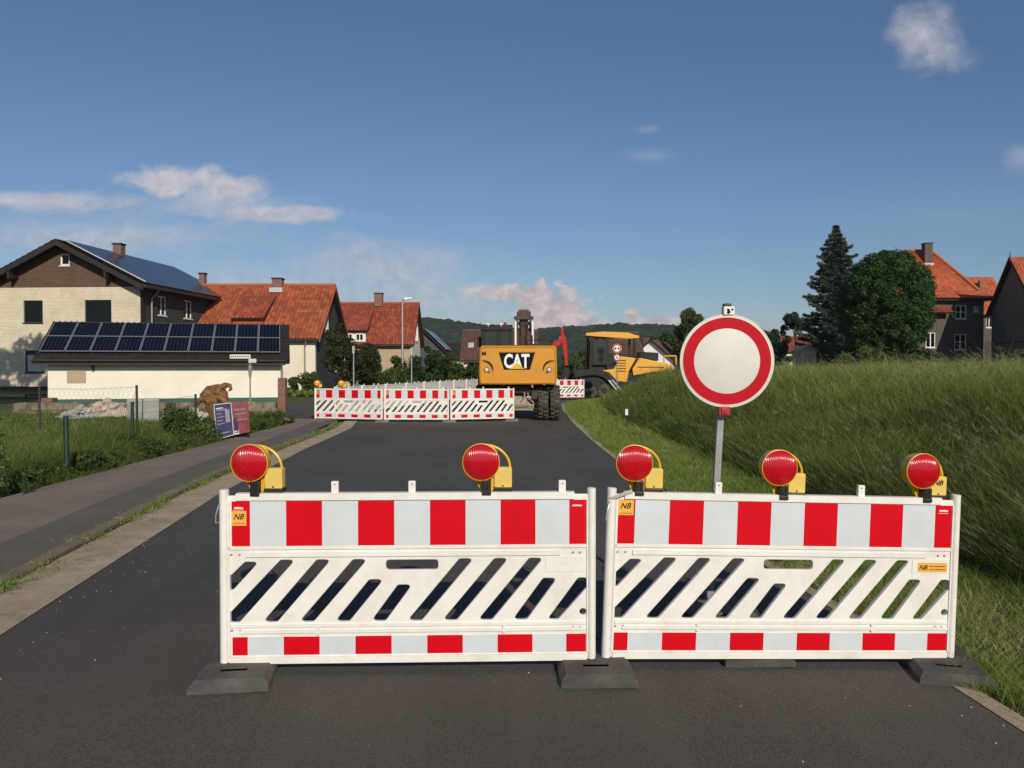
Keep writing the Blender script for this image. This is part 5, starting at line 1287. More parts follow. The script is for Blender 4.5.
# --- dark roofs further down the street
hD, kq, ze_, rg = simple_house('dark_roof_house', 'low white house with a steep dark brown roof left of the excavator cab', (-.9, 74, 0), -3.4, 3, 9, 2.35, 5.0, -.3, M_tileb, M_cream, M_tan, holes=((-2.45, 1.75, 1.1, .75), (-.6, 1.75, 1.1, .75)))
del hD['kq']; window(hD, (-2.45, 0, 1.75), 1.1, .75, bars=(1, 1)); window(hD, (-.6, 0, 1.75), 1.1, .75, bars=(1, 1))
o_ = Vector((-3.1, 0, 2.35)) + Vector((0, 1, kq)).normalized() * 2.1 + Vector((0, -kq, 1)).normalized() * .2
MB().add([o_, o_ + Vector((.5, 0, 0)), o_ + Vector((.5, .6, .6 * kq)), o_ + Vector((0, .6, .6 * kq))], [(0, 1, 2, 3)]) 
sk = MB(); sk.add([o_, o_ + Vector((.5, 0, 0)), o_ + Vector((.5, .6, .6 * kq)), o_ + Vector((0, .6, .6 * kq)), o_ + Vector((0, 0, -.1)), o_ + Vector((.5, 0, -.1)), o_ + Vector((.5, .6, .6 * kq - .1)), o_ + Vector((0, .6, .6 * kq - .1))], [(0, 1, 2, 3), (7, 6, 5, 4), (0, 4, 5, 1), (1, 5, 6, 2), (2, 6, 7, 3), (3, 7, 4, 0)]); sk.build('skylight', M_lead, hD)
hE, kq, ze_, rg = simple_house('far_dark_house', 'far dark-roofed house between the hedge and the wooded hill', (-5.4, 92, 0), -2.6, 0.3, 8, 2.7, 4.3, -.3, M_tiled, M_tan, M_tan)
del hE['kq']
# house with the blue solar slope facing right
hF = thing('blue_solar_house', 'house gable end with a steep blue solar roof slope beyond the red roof', 'house', (at(424, 380, 80).x, 80, 0))
pA, pB = at(424, 331, 80), at(447, 353, 80); zt = pA.z; zl = pB.z; xw = pB.x - pA.x
wl = MB().prism([(-xw, -.3), (xw, -.3), (xw, zl), (0, zt), (-xw, zl)], 0, 9); wl.build('wall', M_slate, hF)
s_ = Vector((xw, 0, zl - zt)).normalized(); nn = Vector((zt - zl, 0, xw)).normalized(); Ls = math.hypot(xw, zt - zl) + .4
tiled_roof('roof', M_tiled, hF, Vector((0, -.4, zt + .15)) + s_ * Ls, Vector((0, 9.4, zt + .15)) + s_ * Ls, (0, 9.4, zt + .15), (0, -.4, zt + .15))
s2 = Vector((-s_.x, 0, s_.z)); tiled_roof('roof', M_tiled, hF, Vector((0, 9.4, zt + .15)) + s2 * Ls, Vector((0, -.4, zt + .15)) + s2 * Ls, (0, -.4, zt + .15), (0, 9.4, zt + .15))
for r_ in range(2):
    for c_i in range(8): module(hF, Vector((0, -.2 + c_i * 1.1, zt + .15)) + s_ * (1.45 * (r_ + 1)) + nn * .12, (0, 1, 0), -s_, 1.05, 1.38, nn, M_pvb)

# --- white gabled house behind the paver
hG = thing('white_gable_house', 'white gabled house with a brown roof behind the road paver', 'house', (at(651, 360, 88).x, 88, 0), R(-20))
wl = MB().prism([(-2.3, -.3), (2.3, -.3), (2.3, 2.5), (0, 4.5), (-2.3, 2.5)], 0, 8); wl.build('wall', M_wpaint, hG)
tiled_roof('roof', M_tileb, hG, (2.75, -.4, 2.22), (2.75, 8.4, 2.22), (0, 8.4, 4.62), (0, -.4, 4.62)); tiled_roof('roof', M_tileb, hG, (-2.75, 8.4, 2.22), (-2.75, -.4, 2.22), (0, -.4, 4.62), (0, 8.4, 4.62))
chimney(hG, -.7, 1.2, 3.6, 4.95, .6, m=M_tileb); window(hG, (-.1, -.06, 2.9), .8, .8, depth=.0)
hH, kq, ze_, rg = simple_house('brown_roof_house', 'long low house with a brown roof seen under the paver canopy', (at(641, 360, 84).x, 84, 0), -3.7, 0, 9, 3.0, 5.2, -.3, M_tileb, M_wpaint, M_wpaint); del hH['kq']

# --- hipped house on the right
hr0 = at(903, 357, 75)
hR = thing('hipped_roof_house', 'dark brick house with a bright orange hipped roof on the right', 'house', (hr0.x, 75, 1.4))
def LR(px, py, Y=75): q = at(px, py, Y); return (q.x - hR.location.x, q.z - 1.4)
wx1 = LR(984, 300)[0]; wx0 = LR(884, 300)[0]; zE = LR(960, 298)[1]
wins = [(LR(961, 312)[0], LR(961, 312)[1], 1.0, 1.25), (LR(960.5, 342)[0], LR(960.5, 342)[1], 1.1, 1.45), (LR(976, 309)[0], LR(976, 309)[1], .45, .5), (LR(933, 340)[0] - .2, LR(933, 340)[1], .9, 1.4)]
wl = MB(); vs, fs = plate([(wx0, -1), (wx1, -1), (wx1, zE), (wx0, zE)], [hole((a, c), w_, h_) for a, c, w_, h_ in wins], .35); wl.add(vs, fs, 0)
wl.box(wx1 - .35, wx1, .36, 8.5, -1, zE); wl.box(wx0, wx0 + .35, .36, 8.5, -1, zE); wl.box(wx0 + .36, wx1 - .36, 8.1, 8.5, -1, zE)
wl.build('wall', M_dbrick, hR, fixn=False)
for i, (a, c, w_, h_) in enumerate(wins): window(hR, (a, 0, c), w_, h_, bars=(1, 1 if i < 2 else 0), fw=.09)
zr_ = LR(926, 251, 79.2)[1]; rxL = LR(905, 251, 79.2)[0]; rxR = LR(931, 251, 79.2)[0]; eR = LR(987, 293)[0]; eL = wx0 - .5; ze2 = zE - .05
fl = .45
def hipface(a, b_, c, d_):   # main slope plus flared foot
    tiled_roof('roof', M_tile3, hR, a, b_, c, d_)
tiled_roof('roof', M_tile3, hR, (eL - .5, -.75, ze2), (eR + .6, -.75, ze2), (eR - .55, .45, ze2 + .72), (eL + .55, .45, ze2 + .72))
tiled_roof('roof', M_tile3, hR, (eL + .55, .45, ze2 + .72), (eR - .55, .45, ze2 + .72), (rxR, 4.25, zr_), (rxL, 4.25, zr_))
tiled_roof('roof', M_tile3, hR, (eR + .6, -.75, ze2), (eR + .6, 9.2, ze2), (eR - .55, 8.0, ze2 + .72), (eR - .55, .45, ze2 + .72))
tiled_roof('roof', M_tile3, hR, (eR - .55, .45, ze2 + .72), (eR - .55, 8.0, ze2 + .72), (rxR + .02, 4.27, zr_), (rxR, 4.25, zr_))
tiled_roof('roof', M_tile3, hR, (eR + .6, 9.2, ze2), (eL - .5, 9.2, ze2), (rxL, 4.25, zr_), (rxR, 4.25, zr_))
tiled_roof('roof', M_tile3, hR, (eL - .5, 9.2, ze2), (eL - .5, -.75, ze2), (rxL, 4.23, zr_), (rxL, 4.25, zr_))
MB().box(eL - .1, eR + .15, -.62, 9.0, ze2 - .22, ze2 - .02).build('eaves_soffit', M_dwood, hR)
MB().cyl((rxR, 4.25, zr_ + .05), (eR - .5, .4, ze2 + .80), .13, n=8).build('hip_tiles', M_tile3, hR); MB().cyl((rxL, 4.25, zr_ + .04), (rxR, 4.25, zr_ + .04), .13, n=8).build('ridge_tiles', M_tile3, hR)
cq = LR(926.5, 251, 78.4); chimney(hR, cq[0], 3.3, zr_ - 2.2, LR(0, 243.5, 78)[1], .72, m=M_dbrick)
MB().box(cq[0] - .45, cq[0] + .45, 2.85, 2.98, zr_ - 1.7, zr_ - 1.3).build('flashing', M_lead, hR)
dx0 = LR(926, 283, 76)[0]; MB().box(dx0 - 1.3, dx0, .9, 2.4, ze2 + .6, ze2 + 1.9).build('dormer', M_wfr, hR)
tiled_roof('dormer_roof', M_tile3, hR, (dx0 - 1.6, .6, ze2 + 1.9), (dx0 + .25, .6, ze2 + 1.9), (dx0 + .25, 3.2, ze2 + 2.9), (dx0 - 1.6, 3.2, ze2 + 2.9))
tiled_roof('porch_roof', M_tile2, hR, (LR(925, 0)[0] - 3, -.9, zE - 1.35), (LR(952, 0)[0], -.9, zE - 1.35), (LR(950, 0)[0], -.02, zE - .75), (LR(925, 0)[0] - 3, -.02, zE - .75))
# rear wing
w0 = at(962, 350, 87)
hW = thing('rear_wing_house', 'orange-roofed wing between the hipped house and the barn', 'house', (w0.x, 86, 1.4))
def LW(px, py, Y=86): q = at(px, py, Y); return (q.x - hW.location.x, q.z - 1.4)
zt, zl = LW(0, 277, 89.5)[1], LW(0, 314, 86)[1]; xe = LW(1012, 0)[0]
ww_ = (LW(991, 322)[0], LW(991, 322)[1], 1.0, 1.2)
wl = MB(); vs, fs = plate([(-2, -1), (xe, -1), (xe, zl), (-2, zl)], [hole((ww_[0], ww_[1]), 1.0, 1.2)], .3); wl.add(vs, fs, 0); wl.box(-2, xe, 7, 7.3, -1, zl)
wl.prismx([(.31, -1), (6.99, -1), (6.99, zl), (3.6, zt - .2), (.31, zl)], -2, -1.7); wl.prismx([(.31, -1), (6.99, -1), (6.99, zl), (3.6, zt - .2), (.31, zl)], xe - .3, xe); wl.build('wall', M_dbrick, hW, fixn=False)
window(hW, (ww_[0], 0, ww_[1]), 1.0, 1.2, bars=(2, 0), fw=.08); MB().box(LW(989, 0)[0], LW(998, 0)[0], -.03, -.005, -1, LW(0, 341)[1]).build('door', M_dkfr, hW)
tiled_roof('roof', M_tile3, hW, (-2.3, -.5, zl - .1), (xe + .4, -.5, zl - .1), (xe + .4, 3.6, zt), (-2.3, 3.6, zt)); tiled_roof('roof', M_tile3, hW, (xe + .4, 7.6, zl - .1), (-2.3, 7.6, zl - .1), (-2.3, 3.6, zt), (xe + .4, 3.6, zt))
chimney(hW, LW(996, 0)[0], 2.2, zt - 2.2, zt - .5, .4, cap=False)
# barn with its shaded gable towards the left
ap = at(1014, 257, 58)
ap = at(1014, 257, 69.7)
hN = thing('barn', 'grey rendered barn gable with an orange roof at the right edge', 'barn', (ap.x, 69.7, 1.35), R(-11))
zt = ap.z - 1.35 - .15; zl = at(996, 313, 74.4).z - 1.35; hwb = 4.8
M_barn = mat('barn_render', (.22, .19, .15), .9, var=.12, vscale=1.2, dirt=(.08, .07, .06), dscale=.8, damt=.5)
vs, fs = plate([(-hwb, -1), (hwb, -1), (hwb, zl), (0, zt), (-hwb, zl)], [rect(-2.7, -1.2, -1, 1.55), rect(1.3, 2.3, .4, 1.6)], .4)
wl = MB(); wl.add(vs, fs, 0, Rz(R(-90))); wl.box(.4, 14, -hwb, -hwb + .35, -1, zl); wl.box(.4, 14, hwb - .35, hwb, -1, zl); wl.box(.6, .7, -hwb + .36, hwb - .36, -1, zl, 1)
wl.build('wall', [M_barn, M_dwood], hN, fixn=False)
MB().box(-.03, .01, -hwb, hwb, 2.35, 2.5).build('string_course', M_dbrick, hN)
kb_ = (zt - zl) / hwb
tiled_roof('roof', M_tile3, hN, (-.35, -hwb - .35, zl - kb_ * .35 + .16), (14.3, -hwb - .35, zl - kb_ * .35 + .16), (14.3, 0, zt + .16), (-.35, 0, zt + .16))
tiled_roof('roof', M_tile3, hN, (14.3, hwb + .35, zl - kb_ * .35 + .16), (-.35, hwb + .35, zl - kb_ * .35 + .16), (-.35, 0, zt + .16), (14.3, 0, zt + .16))
for s_ in (-1, 1):
    MB().prismx([(0, zt + .2), (s_ * (hwb + .38), zl - kb_ * .38 + .2), (s_ * (hwb + .38), zl - kb_ * .38 - .08), (0, zt - .10)][::-s_], -.40, -.34).build('barge_board', M_dwood, hN)
MB().cyl((-.3, 0, zt + .15), (-.3, 0, zt + .62), .05, .02, 8).build('finial', M_dwood, hN)
# shed and red-roofed cottage beyond the field
sh = thing('garden_shed', 'small beige shed among bushes beyond the meadow', 'shed', (at(808, 357, 76).x, 76, 1.75), R(-5))
MB().prism([(-1.2, -.3), (1.2, -.3), (1.2, 1.7), (0, 2.2), (-1.2, 1.7)], 0, 2.5).build('wall', M_shed, sh)
for s_ in (-1, 1): MB().prism([(0, 2.32), (s_ * 1.45, 1.72), (s_ * 1.45, 1.64), (0, 2.24)][::-s_], -.2, 2.7).build('roof', M_shed, sh)
MB().box(.1, .8, -.03, -.005, -.2, 1.5).build('door', M_tan, sh); sh.scale = (.62, 1, .85)
hK, kq, ze_, rg = simple_house('red_cottage', 'distant cottage with a red roof behind the bushes beyond the meadow', (at(815, 350, 108).x, 108, 1.5), -5.5, 0, 7, 2.3, 4.1, -.3, M_tile2, M_cream, M_tan); del hK['kq']

# ------------------------------------------------------------------ street furniture left
def pole(name, label, cat, px, ptop, Y, r_, m, **k):
    q = at(px, ptop, Y); o = thing(name, label, cat, (q.x, Y, 0)); MB().tube([(0, 0, -.1), (0, 0, q.z * .5), (0, 0, q.z)], [r_, r_ * .85, r_ * .7], 10).build('pole', m, o, smooth=True); return o, q.z
sl_, zt = pole('street_lamp', 'tall grey street lamp in front of the dark red roof', 'street lamp', 402.3, 301, 50, .075, M_galv)
MB().tube([(0, 0, zt - .05), (.03, 0, zt + .05), (.15, 0, zt + .10)], .05, 8).build('arm', M_galv, sl_); MB().prism(rpoly([(.1, zt + .04), (.62, zt + .12), (.60, zt + .22), (.12, zt + .20)], .04), -.13, .13).build('lamp_head', M_wfr, sl_, bevel=.02)
for px, pt, lab in ((353.5, 346, 'thin grey post in front of the dark bush by the side street'), (411.5, 348, 'thin grey post right of the street lamp')):
    o, _ = pole('thin_post', lab, 'post', px, pt, 41, .04, M_galv); MB().box(-.06, .06, -.03, .03, _ - .35, _).build('bracket', M_galv, o)
# street name signs
sn, zt = pole('street_name_sign', 'two white street name boards on a thin pole before the garage', 'street sign', 250, 358, 31.5, .035, M_dgalv)
MB().box(-.76, .02, -.02, .0, zt - .02, zt + .13).build('name_board', M_wfr, sn, bevel=.005)
MB().box(-.05, .32, -.03, -.01, zt - .18, zt - .03, 0, Rz(R(-25))).build('name_board', M_wfr, sn, bevel=.005)
MB().cyl((0, 0, zt - .28), (0, 0, zt - .75), .095, .04, 10).build('lantern', M_dgalv, sn)
mk_ = MB(); random.seed(4)
for i in range(9): mk_.box(-.72 + i * .08, -.67 + i * .08, -.024, -.021, zt + .03, zt + .08)
mk_.build('lettering', M_dkfr, sn)
# red sandstone gate pillar, low stone wall
gp = at(282.5, 378, 30.3); o = MB().box(-.14, .14, -.15, .15, -.05, gp.z).build('gate_pillar', M_pgate, bevel=.02); o.location = (gp.x, 30.3, 0); tag(o, 'reddish stone gate pillar at the right end of the stone wall', 'pillar')
def stone_wall(name, label, xa, ya, xb, yb_, h, wd=.35):
    mb = MB(); L_ = math.hypot(xb - xa, yb_ - ya); rnd = random.Random(5); z = 0
    mb.box(0, L_, .06, wd - .06, -.1, h - .05, 1)
    rows = 2
    for r_ in range(rows):
        x = 0
        while x < L_:
            w_ = rnd.uniform(.16, .62); hh_ = h / rows; x2 = min(L_, x + w_ - .02); a = rnd.uniform(0, .05)
            j = lambda: rnd.uniform(-.045, .045)
            y0_ = a; zz0, zz1 = r_ * hh_ + .01, (r_ + 1) * hh_ - .012
            mb.add([(x + j(), y0_ + j(), zz0), (x2 + j(), y0_ + j(), zz0), (x2, wd - a, zz0), (x, wd - a, zz0), (x + j(), y0_ + j(), zz1 + j()), (x2 + j(), y0_ + j(), zz1 + j()), (x2, wd - a, zz1), (x, wd - a, zz1)],
                   [(0, 3, 2, 1), (4, 5, 6, 7), (0, 1, 5, 4), (1, 2, 6, 5), (2, 3, 7, 6), (3, 0, 4, 7)], 0)
            x += w_
    o = mb.build(name, [mat('wall_stone', (.19, .15, .105), .95, var=.65, vscale=2.3, bump=.8, bscale=14), M_patch], bevel=.025); o.location = (xa, ya, -.12); o.rotation_euler = (0, 0, math.atan2(yb_ - ya, xb - xa)); return tag(o, label, 'wall')
stone_wall('stone_wall', 'low rough stone wall below the garage, ending at the reddish pillar', -17.6, 29.2, gp.x - .2, 30.1, .56)
o = MB().box(-.2, .2, -.2, .2, 0, .62).build('brick_pier', M_pgate, bevel=.02); p = at(51, 400, 30.5); o.location = (p.x, 30.4, -.05); tag(o, 'short brown brick pier at the left end below the garage', 'pillar')
# rubble heaps
def heap(name, label, x, y, rx__, h, n, m, smin, smax):
    mb = MB(); rnd = random.Random(int(x * 10) + 77)
    bm = bmesh.new()
    for i in range(n):
        a = rnd.uniform(0, 6.283); q = rnd.uniform(0, 1) ** .6; s_ = rnd.uniform(smin, smax)
        c = Vector((math.cos(a) * q * rx__, math.sin(a) * q * rx__ * .6, h * (1 - q) * rnd.uniform(.3, 1) + s_ * .4))
        r_ = bmesh.ops.create_icosphere(bm, subdivisions=1, radius=s_)
        for v_ in r_['verts']: v_.co = Vector((v_.co.x * rnd.uniform(.7, 1.3), v_.co.y * rnd.uniform(.7, 1.3), v_.co.z * rnd.uniform(.5, .9))) + c
    me = bpy.data.meshes.new(name); bm.to_mesh(me); bm.free(); me.materials.append(m); o = bpy.data.objects.new(name, me); COL.objects.link(o); o.location = (x, y, th(x, y)); return tag(o, label, 'rubble', kind='stuff')
p = at(102, 410, 26); heap('rubble_heap', 'heap of pale brownish rubble behind the wire fence', p.x, 26.4, .85, .62, 240, M_rubl, .05, .16)
p = at(82, 412, 26); heap('rubble_heap', 'heap of greyish white rubble left of the brownish heap', p.x, 26.0, .75, .38, 200, M_rubg, .04, .12)
p = at(228, 405, 25); heap('rubble_heap', 'low mound of earth and stones behind the posters', p.x - 1.2, 25.4, 1.2, .40, 160, M_rubl, .05, .14)
for i, (pa, pb, yy_, lab) in enumerate(((126, 141, 24.6, 'grey concrete slab standing left of its twin behind the wire fence'), (142.5, 158, 24.8, 'grey concrete slab standing right of its twin behind the wire fence'))):
    a, c = at(pa, 400, yy_), at(pb, 400, yy_); hz = at(pa, 399 - i, yy_).z
    o = MB().box(0, c.x - a.x, 0, .07, -.05, hz).build('concrete_slab', M_conc, bevel=.01); o.location = (a.x, yy_, 0); o.rotation_euler = (R(-4), 0, R(3)); tag(o, lab, 'slab', 'concrete slabs')
heap('rubble_heap', 'loose brown stones at the foot of the stone wall beside the pillar', -9.25, 29.5, .8, .30, 110, mat('brown_stones', (.24, .19, .13), .95, var=.5, bump=.5, bscale=15), .06, .16)
# weathered root sculpture
rt = thing('driftwood_root', 'brown twisted tree root with a curled tip standing behind the posters', 'tree root', (at(214, 410, 21.5).x, 21.5, .0))
def rq(px, py, dy=0): q = at(px, py, 21.5); return (q.x - rt.location.x, dy, q.z)
m_ = MB(); m_.tube([rq(202, 403), rq(204, 397), rq(209, 393, .05), rq(216, 391.5, .1), rq(221, 395, .05), rq(224, 403)], [.06, .13, .19, .20, .17, .13], 10)
m_.tube([rq(205, 401), rq(213, 399, .1), rq(221, 401)], [.16, .24, .18], 10); m_.tube([rq(212, 404), rq(214, 414, .1), rq(215, 428, .1)], [.20, .18, .2], 8)
m_.tube([rq(217, 393), rq(221.5, 388), rq(226, 385), rq(230, 385.5), rq(231, 389.5), rq(229, 391)], [.14, .11, .075, .055, .04, .02], 9)
m_.tube([rq(203, 398, -.05), rq(200, 401, -.1), rq(199, 405, -.05)], [.07, .06, .03], 8); m_.tube([rq(221, 397, -.1), rq(227, 402, -.1), rq(230, 410)], [.10, .08, .07], 8)
m_.build('root', M_root, rt, smooth=True)
# poster stand: blue and red boards in a V
ps = thing('poster_stand', 'folded poster board with a dark blue left half and a red right half', 'poster', (at(233, 438, 19.4).x, 19.4, 0))
def board(name, c4, m, marks):
    A, B, C_, D_ = [Vector(c) for c in c4]; n_ = (B - A).cross(D_ - A).normalized()
    if n_.y > 0: n_ = -n_
    mb = MB(); t_ = n_ * -.02; mb.add([A, B, C_, D_, A + t_, B + t_, C_ + t_, D_ + t_], [(0, 1, 2, 3), (7, 6, 5, 4), (0, 4, 5, 1), (1, 5, 6, 2), (2, 6, 7, 3), (3, 7, 4, 0)], 0)
    f = lambda u_, v_: A.lerp(B, u_).lerp(D_.lerp(C_, u_), v_)
    for (u0, u1, v0, v1, mi) in marks:
        mb.add([f(u0, v0) + n_ * .004, f(u1, v0) + n_ * .004, f(u1, v1) + n_ * .004, f(u0, v1) + n_ * .004], [(0, 1, 2, 3)], mi)
    return mb.build(name, [m, M_pwh, M_wpaint, M_blue], ps, fixn=False)
def sp(px, py, dy): q = at(px, py, 19.4 + dy); return (q.x - ps.location.x, dy, q.z)
bl = [sp(216.5, 439.5, -.25), sp(234, 435, .10), sp(231, 402.5, .16), sp(213.5, 404.5, -.18)]
rnd = random.Random(2); marks = [(.0, 1, 0, .018, 2), (0, 1, .982, 1, 2), (0, .03, 0, 1, 2), (.97, 1, 0, 1, 2), (.12, .72, .80, .84, 1), (.1, .5, .86, .885, 2), (.60, .86, .42, .80, 1)]
for i in range(4): marks.append((.1, .42 + .12 * (i % 2), .70 - i * .10, .725 - i * .10, 1))
marks.append((.1, .8, .12, .15, 1)); board('blue_board', bl, M_blue, marks)
rd = [sp(234.5, 435, .10), sp(249, 432, -.12), sp(247.5, 401.5, -.06), sp(231.5, 402.5, .16)]
marks = [(.12, .88, .74, .79, 1), (.15, .9, .60, .64, 1), (.2, .95, .42, .46, 1), (.05, .30, .05, .5, 3), (.02, .34, .0, .12, 2)]; board('red_board', rd, M_pred, marks)
MB().tube([sp(240, 420, .2), sp(240, 437, .4)], .02, 6).build('strut', M_dgalv, ps)
# wire fences with green posts
def wire_fence(name, label, pts, h, lean):
    root = thing(name, label, 'fence', (pts[0][0], pts[0][1], 0))
    o0 = Vector((pts[0][0], pts[0][1], 0))
    for i, (x, y, hh_, r_) in enumerate(pts):
        MB().tube([(x - o0.x, y - o0.y, -.1), (x - o0.x + lean[i], y - o0.y, hh_)], r_, 8).build('post', M_gpost if r_ > .025 else M_dkfr, root, smooth=True)
    mb = MB()
    for i in range(len(pts) - 1):
        a, c = Vector((pts[i][0], pts[i][1], 0)) - o0, Vector((pts[i + 1][0], pts[i + 1][1], 0)) - o0; ha, hb = pts[i][2] * .97, pts[i + 1][2] * .97; L_ = (c - a).length
        for k in range(5):
            f = k / 4; mb.tube([a + Vector((0, 0, .05 + (ha - .05) * f)), (a + c) / 2 + Vector((0, 0, .05 + ((ha + hb) / 2 - .05) * f - .03)), c + Vector((0, 0, .05 + (hb - .05) * f))], .0022 if k < 4 else .0035, 4)
        n_ = int(L_ / .16)
        for k in range(n_):
            for s_ in (0, 1):
                x0_, x1_ = k / n_, min(1, (k + 5) / n_)
                p0, p1 = a.lerp(c, x0_), a.lerp(c, x1_); h0, h1_ = ha + (hb - ha) * x0_, ha + (hb - ha) * x1_
                q0, q1 = (p0 + Vector((0, 0, .05)), p1 + Vector((0, 0, h1_))) if s_ else (p0 + Vector((0, 0, h0)), p1 + Vector((0, 0, .05))); mb.tube([q0, q1], .0014, 3)
    mb.build('wire_mesh', M_gpost, root); return root
wire_fence('wire_fence', 'sagging green wire fence along the sidewalk edge of the plot', [(-8.6, 8.4, .95, .03), (-6.77, 12.6, .96, .038), (-7.66, 16.7, 1.0, .034), (-8.2, 21.5, 1.0, .03)], 1, [0, -.01, .02, 0])
wire_fence('wire_fence', 'taller dark wire fence further back in the plot before the rubble', [(-17.5, 19.6, 1.2, .02), (-10.6, 18.6, 1.25, .024), (-7.68, 17.0, 1.33, .026)], 1, [0, 0, -.01])

# ------------------------------------------------------------------ trees, hedges, shrubs
def cv_bush(lab, px, Y, rx__, rz__, n, m, size, k=26, cr=.35, cat='bush', group=None, name='bush', ry=None, dz=0):
    x = at(px, 380, Y).x; return bush(name, lab, x, Y, th(x, Y) + dz, rx__, rz__, k, cr, n, size, m, cat, group, ry)
# conifer
def spruce(name, label, x, y, z0, h, rbase):
    root = thing(name, label, 'tree', (x, y, z0)); V = []; Tt = []
    mb = MB(); mb.tube([(0, 0, -.2), (0, 0, h * .5), (0, 0, h * .98)], [.28, .16, .03], 8)
    z = 1.0
    while z < h * 1.0:
        f = 1 - z / h; R_ = min(2.9, rbase * (f ** .55)) * min(1, .3 + f * 6) * random.uniform(.85, 1.12); nb2 = max(5, int(13 * f + 5)); a0 = random.uniform(0, 6)
        for j in range(nb2):
            a = a0 + 2 * math.pi * j / nb2 + random.uniform(-.2, .2); L_ = max(.12, R_ * random.uniform(.62, 1.25))
            d = np.array([math.cos(a), math.sin(a), 0]); side = np.array([-math.sin(a), math.cos(a), 0])
            n = int(110 + 300 * L_ / rbase); t = rng.uniform(.08, 1, n) ** .7; wd = .34 * L_ * (1 - t) * .9 + .10
            s = rng.uniform(-1, 1, n)
            drop = -.30 * L_ * t + .26 * L_ * t ** 3 - .05 * np.abs(s)
            P = d * (L_ * t)[:, None] + side * (s * wd)[:, None] + np.array([0, 0, 1]) * (z + drop + rng.normal(0, .07, n))[:, None]
            dirv = d + side * (s * .8)[:, None] + np.array([0, 0, -.45]) + rng.normal(0, .25, (n, 3)); dirv /= np.linalg.norm(dirv, axis=1)[:, None]
            bb = np.cross(dirv, rng.normal(0, 1, (n, 3))); bb /= np.linalg.norm(bb, axis=1)[:, None]
            ll = rng.uniform(.10, .28, n)[:, None]; V.append(np.stack([P - bb * .045, P + bb * .045, P + dirv * ll + bb * .008, P + dirv * ll - bb * .008], 1)); Tt.append(np.clip(rng.normal(.25 + .5 * t, .18), 0, 1))
            if j % 3 == 0 and f > .05: mb.tube([(0, 0, z), (d[0] * L_ * .8, d[1] * L_ * .8, z - .12 * L_)], [.04, .012], 4)
        z += .36 + .12 * f
    quads_obj('crown', np.concatenate(V), np.concatenate(Tt), NEEDLE, root); mb.build('trunk', M_bark, root)
    return root
q = at(836, 226, 78); spruce('spruce_tree', 'tall dark blue-green spruce beside the round green tree', q.x, 78, 1.4, q.z - 1.4, 3.6)
q = at(888, 300, 65)
broad_tree('round_tree', 'large round dense green tree in front of the hipped-roof house', q.x, 65, 1.3, [(-.15, 5.2, 3.55, 4.45), (-.1, 5.0, 2.5, 3.3)], 700, .52, 130000, .10, LEAFR2, 2.2, .22, shell=.86)
q = at(694, 330, 88); broad_tree('field_tree', 'dark green tree showing just left of the round sign', q.x, 88, .8, [(0, 3.8, 2.2, 3.2), (-.1, 5.2, 1.4, 2.2), (.3, 2.6, 2.6, 2.3)], 120, .6, 34000, .15, LEAFM, 1.5, .15, group='far trees beyond the meadow')
q = at(767, 335, 95); broad_tree('field_tree', 'dark tree showing just right of the round sign', q.x, 95, 1.4, [(0, 2.8, 1.7, 2.4), (.6, 1.9, 1.6, 1.6)], 90, .5, 24000, .15, LEAFD, 1.2, .15, group='far trees beyond the meadow')
q = at(796, 320, 100); t_ = broad_tree('open_tree', 'thin open-crowned tree with a bare trunk over the red cottage', q.x, 100, 1.4, [(-.3, 6.0, 1.9, 1.0), (1.0, 5.3, 1.4, .9), (-1.0, 5.2, .9, .6)], 36, .42, 5500, .14, LEAFD, 4.6, .14, limbs=12)
q = at(783, 325, 101); broad_tree('open_tree', 'small thin tree left of the open-crowned tree', q.x, 101, 1.4, [(0, 4.6, .5, .6), (.5, 3.6, .5, .5)], 8, .3, 900, .14, LEAFD, 4.2, .08, limbs=4)
q = at(665, 350, 115); broad_tree('field_tree', 'broad dark tree right of the white gabled house', q.x, 115, 0, [(0, 3.4, 3.2, 3.0), (3, 3.6, 3, 3.2)], 90, .7, 20000, .2, LEAFD, 1.5, .2, group='far trees beyond the meadow')
q = at(715, 350, 118); broad_tree('field_tree', 'low dark tree mass hidden behind the round sign', q.x, 118, 0, [(0, 3.2, 4.5, 3.0)], 60, .8, 14000, .2, LEAFM, 1.5, .2, group='far trees beyond the meadow')
GS = 'bushes along the far edge of the meadow'
for px, Y, rx__, rz__, m, lab in ((748, 90, 2.2, 3.1, LEAFM, 'dark bush right behind the round sign at the meadow edge'), (786, 88, 2.4, 3.0, LEAFD, 'dark bush left of the beige shed'), (829, 78, 2.0, 2.9, LEAFM, 'olive bush right of the beige shed'),
                             (850, 72, 1.5, 1.9, LEAFD, 'dark bush under the spruce'), (872, 60, 1.3, 1.9, LEAFL, 'pale green bush in front of the round tree'), (905, 62, 1.2, 1.1, LEAFM, 'low bush at the right foot of the round tree'),
                             (922, 72, 1.3, 1.5, LEAFM, 'bush before the left corner of the hipped-roof house'), (845, 63, .9, 1.2, LEAFL, 'small pale bush at the left foot of the round tree'), (940, 73, 1.2, 1.1, LEAFD, 'low dark bush under the windows of the hipped-roof house')):
    cv_bush(lab, px, Y, rx__, rz__, 5200, m, .10, 30, .42, group=GS)
